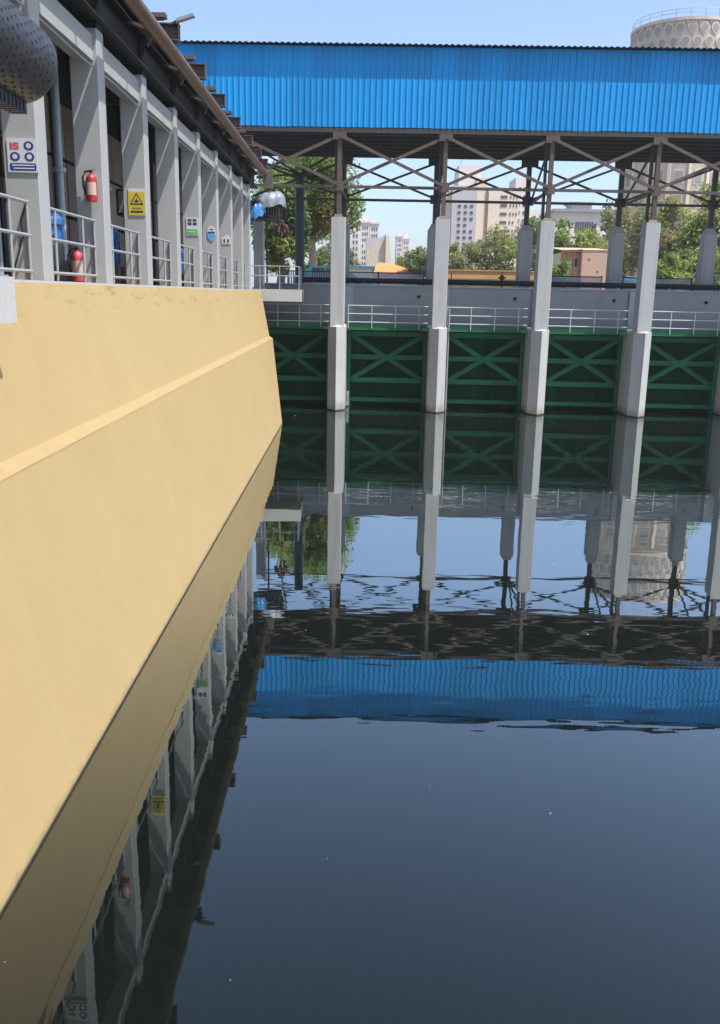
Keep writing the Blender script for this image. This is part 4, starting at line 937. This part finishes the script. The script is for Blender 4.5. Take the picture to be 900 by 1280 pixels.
def flats(lab, xl, xr, yt, Y, nx, nz, m_='pale'):
    t = thing('apartment_block', lab, 'building', (P(xl, yt, 1, Y).x, Y, GZ), 'pale apartment blocks far left of the second pier')
    x0, x1, zt = px_box(t, 'wall', m_, xl, xr, yt, Y, 14); win_grid(t, x0+.4, x1-.3, 6, zt-.6, nx, nz, Y, .5, .5, .12)
    m = MB(); m.box(x0-.2, x1+.2, Y-.3, Y+14.2, zt, zt+.5); m.build('parapet', 'pale', t)
    m = MB(); m.box((x0+x1)/2-1, (x0+x1)/2+1, Y+4, Y+8, zt+.5, zt+2.2); m.build('lift_room', 'pale', t)
flats('far pale block at left of the cluster right of the first pier', 439, 449.5, 280, 300, 2, 10)
flats('tallest far pale block in the cluster right of the first pier', 451, 462, 278.5, 302, 3, 11)
flats('far pale block at right of the cluster, behind the cream gable', 462.3, 473.5, 280, 304, 3, 10)
flats('faint pale block left of the second pier', 496, 503, 296, 420, 3, 12)
flats('second faint pale block left of the second pier', 503.5, 512, 299, 425, 3, 11)
t = thing('cream_building', 'cream windowless building with orange-tan end and tall fin wall', 'building', (2, 112, GZ))
x0, x1, zt = px_box(t, 'wall', 'lilac', 458, 484, 297, 112, 6)
m = MB(); a, b = P(458, 302, 1, 112), P(482, 293, 1, 112); m.poly([(a.x, 111.5, GZ), (b.x, 111.5, GZ), (b.x, 111.5, b.z), (a.x, 111.5, a.z-.8), (a.x, 117, GZ), (b.x, 117, GZ), (b.x, 117, b.z), (a.x, 117, a.z-.8)], [(0,1,2,3),(7,6,5,4),(0,4,5,1),(1,5,6,2),(2,6,7,3),(3,7,4,0)]); m.build('gable_wall', 'stone', t)
m = MB(); a, b, c_ = P(482.5, 293, 1, 111), P(487, 296, 1, 111), P(491.5, 335, 1, 111); m.poly([(a.x, 111, GZ), (c_.x, 111, GZ), (b.x, 111, b.z), (a.x, 111, a.z), (a.x, 117, GZ), (c_.x, 117, GZ), (b.x, 117, b.z), (a.x, 117, a.z)], [(0,1,2,3),(7,6,5,4),(0,4,5,1),(1,5,6,2),(2,6,7,3),(3,7,4,0)]); m.build('fin_wall', 'cream', t)
t = thing('orange_roof_shed', 'low shed with orange roof and teal edge behind the fence', 'building', (3, 92, GZ))
a, b = P(466, 331, 1, 90), P(522, 340, 1, 90); mz = P(490, 330, 1, 90).z
r1_, r2_ = P(474, 328, 1, 94), P(492, 330, 1, 94)
m = MB(); m.poly([(a.x-.3, 90, b.z-.15), (b.x+.3, 90, b.z-.15), (r1_.x, 94, r1_.z), (r2_.x, 94, r2_.z), (a.x-.3, 98, b.z-.15), (b.x+.3, 98, b.z-.15)], [(0,1,3,2),(2,3,5,4),(0,2,4),(1,5,3),(0,4,5,1)]); m.build('roof', 'orange', t)
m = MB(); m.box(a.x, b.x, 90.3, 97.7, GZ, b.z-.16); m.build('wall', 'cream', t)
m = MB(); p_ = P(434, 332, 1, 88); m.box(p_.x, a.x-.02, 88.5, 93, GZ, p_.z-.25); m.build('lean_to', 'pale', t)
m = MB(); m.box(p_.x-.1, a.x+.2, 88.2, 93.2, p_.z-.249, p_.z); m.build('lean_to_roof', 'teal', t)

# lattice water tower
TC = Vector((47.9, 146, GZ)); TR = 7.75; TT = P(858, 21, 1, 139).z
t = thing('lattice_water_tower', 'round concrete water tower with arched lattice openings rising above the blue gallery', 'tower', TC)
m = MB(); m.lathe([(TR-.5, 0), (TR-.5, TT-9.4-GZ), (TR-.1, TT-8.4-GZ), (TR-.1, TT-.5-GZ)], TC, 64); m.build('drum', 'stone', t, True)
m = MB(); m.lathe([(TR-.1, TT-.5-GZ), (TR+.15, TT-.45-GZ), (TR+.15, TT-.05-GZ), (TR-.1, TT-GZ)], TC, 64); m.build('cornice', 'stone', t, True)
m = MB(); m.lathe([(TR-.05, TT-8.7-GZ), (TR+.15, TT-8.6-GZ), (TR+.15, TT-8.2-GZ), (TR-.05, TT-8.1-GZ)], TC, 64); m.build('lower_band', 'stone', t, True)
NA = 30
def on_drum(a_, z, r): return Vector((TC.x+r*math.sin(a_), TC.y-r*math.cos(a_), z))
def arch(w2, h_, point):
    pts = [(-w2*.15, 0), (w2*.15, 0)]
    pts = [(0, -h_*.5), (w2*.75, -h_*.12)] if point else [(-w2, -h_*.5), (w2, -h_*.5)]
    for i in range(9): a_ = rad(-5+190*i/8) if point else rad(180*i/8); pts.append((w2*math.cos(a_), h_*.08+h_*.42*math.sin(a_)))
    if point: pts.append((-w2*.75, -h_*.12))
    return pts
def niche(r, scale, depth):
    m = MB(); pts = arch(.52*scale, 1.35*scale, True); n = len(pts)
    m.poly([(x, -depth, z) for x, z in pts]+[(x, .25, z) for x, z in pts], [tuple(range(n)), tuple(range(2*n-1, n-1, -1))]+[(i, (i+1) % n, n+(i+1) % n, n+i) for i in range(n)])
    return m
fr = niche(0, 1.28, .16).mesh('niche_frame', 'stone'); ni = niche(0, 1.0, .175).mesh('niche', 'lattice')
for row in range(4):
    for k in range(NA):
        a_ = 2*math.pi*(k+.5*(row % 2))/NA
        if math.cos(a_) < -.2: continue
        z = TT-1.55-row*1.75; p = on_drum(a_, z, TR-.1)
        inst('niche_frame', fr, t, p, a_); inst('niche', ni, t, p, a_)
m = MB()
for k in range(NA):
    a_ = 2*math.pi*(k+.5)/NA
    if math.cos(a_) > -.2: q_ = on_drum(a_, TT-.75, TR-.05); m.bar(q_+Vector((0, 0, .18)), q_-Vector((0, 0, .18)), .4, .2)
m.build('dentils', 'lattice', t)
wm = MB(); wm.box(-.55, .55, -.10, .15, -.8, .8); wme = wm.mesh('window', 'lattice')
wf = MB(); wf.box(-.72, .72, -.06, .15, -1.0, 1.0); wfe = wf.mesh('window_frame', 'stone')
for k in range(16):
    a_ = 2*math.pi*(k+.5)/16
    if math.cos(a_) < -.2: continue
    for j in range(9):
        p = on_drum(a_, TT-11.2-j*3.3, TR-.5)
        inst('window_frame', wfe, t, p, a_); inst('window', wme, t, p, a_)
pm = MB(); pm.box(-.22, .22, -.3, .1, 0, TT-9.6-GZ); pme = pm.mesh('pilaster', 'cream')
for k in range(16):
    a_ = 2*math.pi*k/16
    if math.cos(a_) > -.2: inst('pilaster', pme, t, on_drum(a_, GZ, TR-.5), a_)
m = MB()
for zz in (.55, 1.05): m.tube([on_drum(2*math.pi*i/48, TT+zz, TR-.1) for i in range(49)], .035, 6, False)
m.build('guard_rails', 'rail', t)
gp = MB(); gp.tube([(0, 0, 0), (0, 0, 1.05)], .035, 6); gpe = gp.mesh('guard_post', 'rail')
for k in range(24): inst('guard_post', gpe, t, on_drum(2*math.pi*k/24, TT, TR-.1))

# ------------------------------------------------------------------ thin warm haze in the air
hm = bpy.data.materials.new('thin_haze'); hm.use_nodes = True
n, l = hm.node_tree.nodes, hm.node_tree.links
for x in list(n):
    if x.type != 'OUTPUT_MATERIAL': n.remove(x)
pv = n.new('ShaderNodeVolumePrincipled'); pv.inputs['Color'].default_value = (0.93, 0.94, 0.97, 1); pv.inputs['Density'].default_value = 0.0004
pv.inputs['Anisotropy'].default_value = 0.2
l.new(pv.outputs[0], n['Material Output'].inputs['Volume'])
m = MB(); m.box(-3600, 3600, -3600, 3600, -2.0, 60.0)
hz = m.build('haze', hm); tag(hz, kind='stuff')
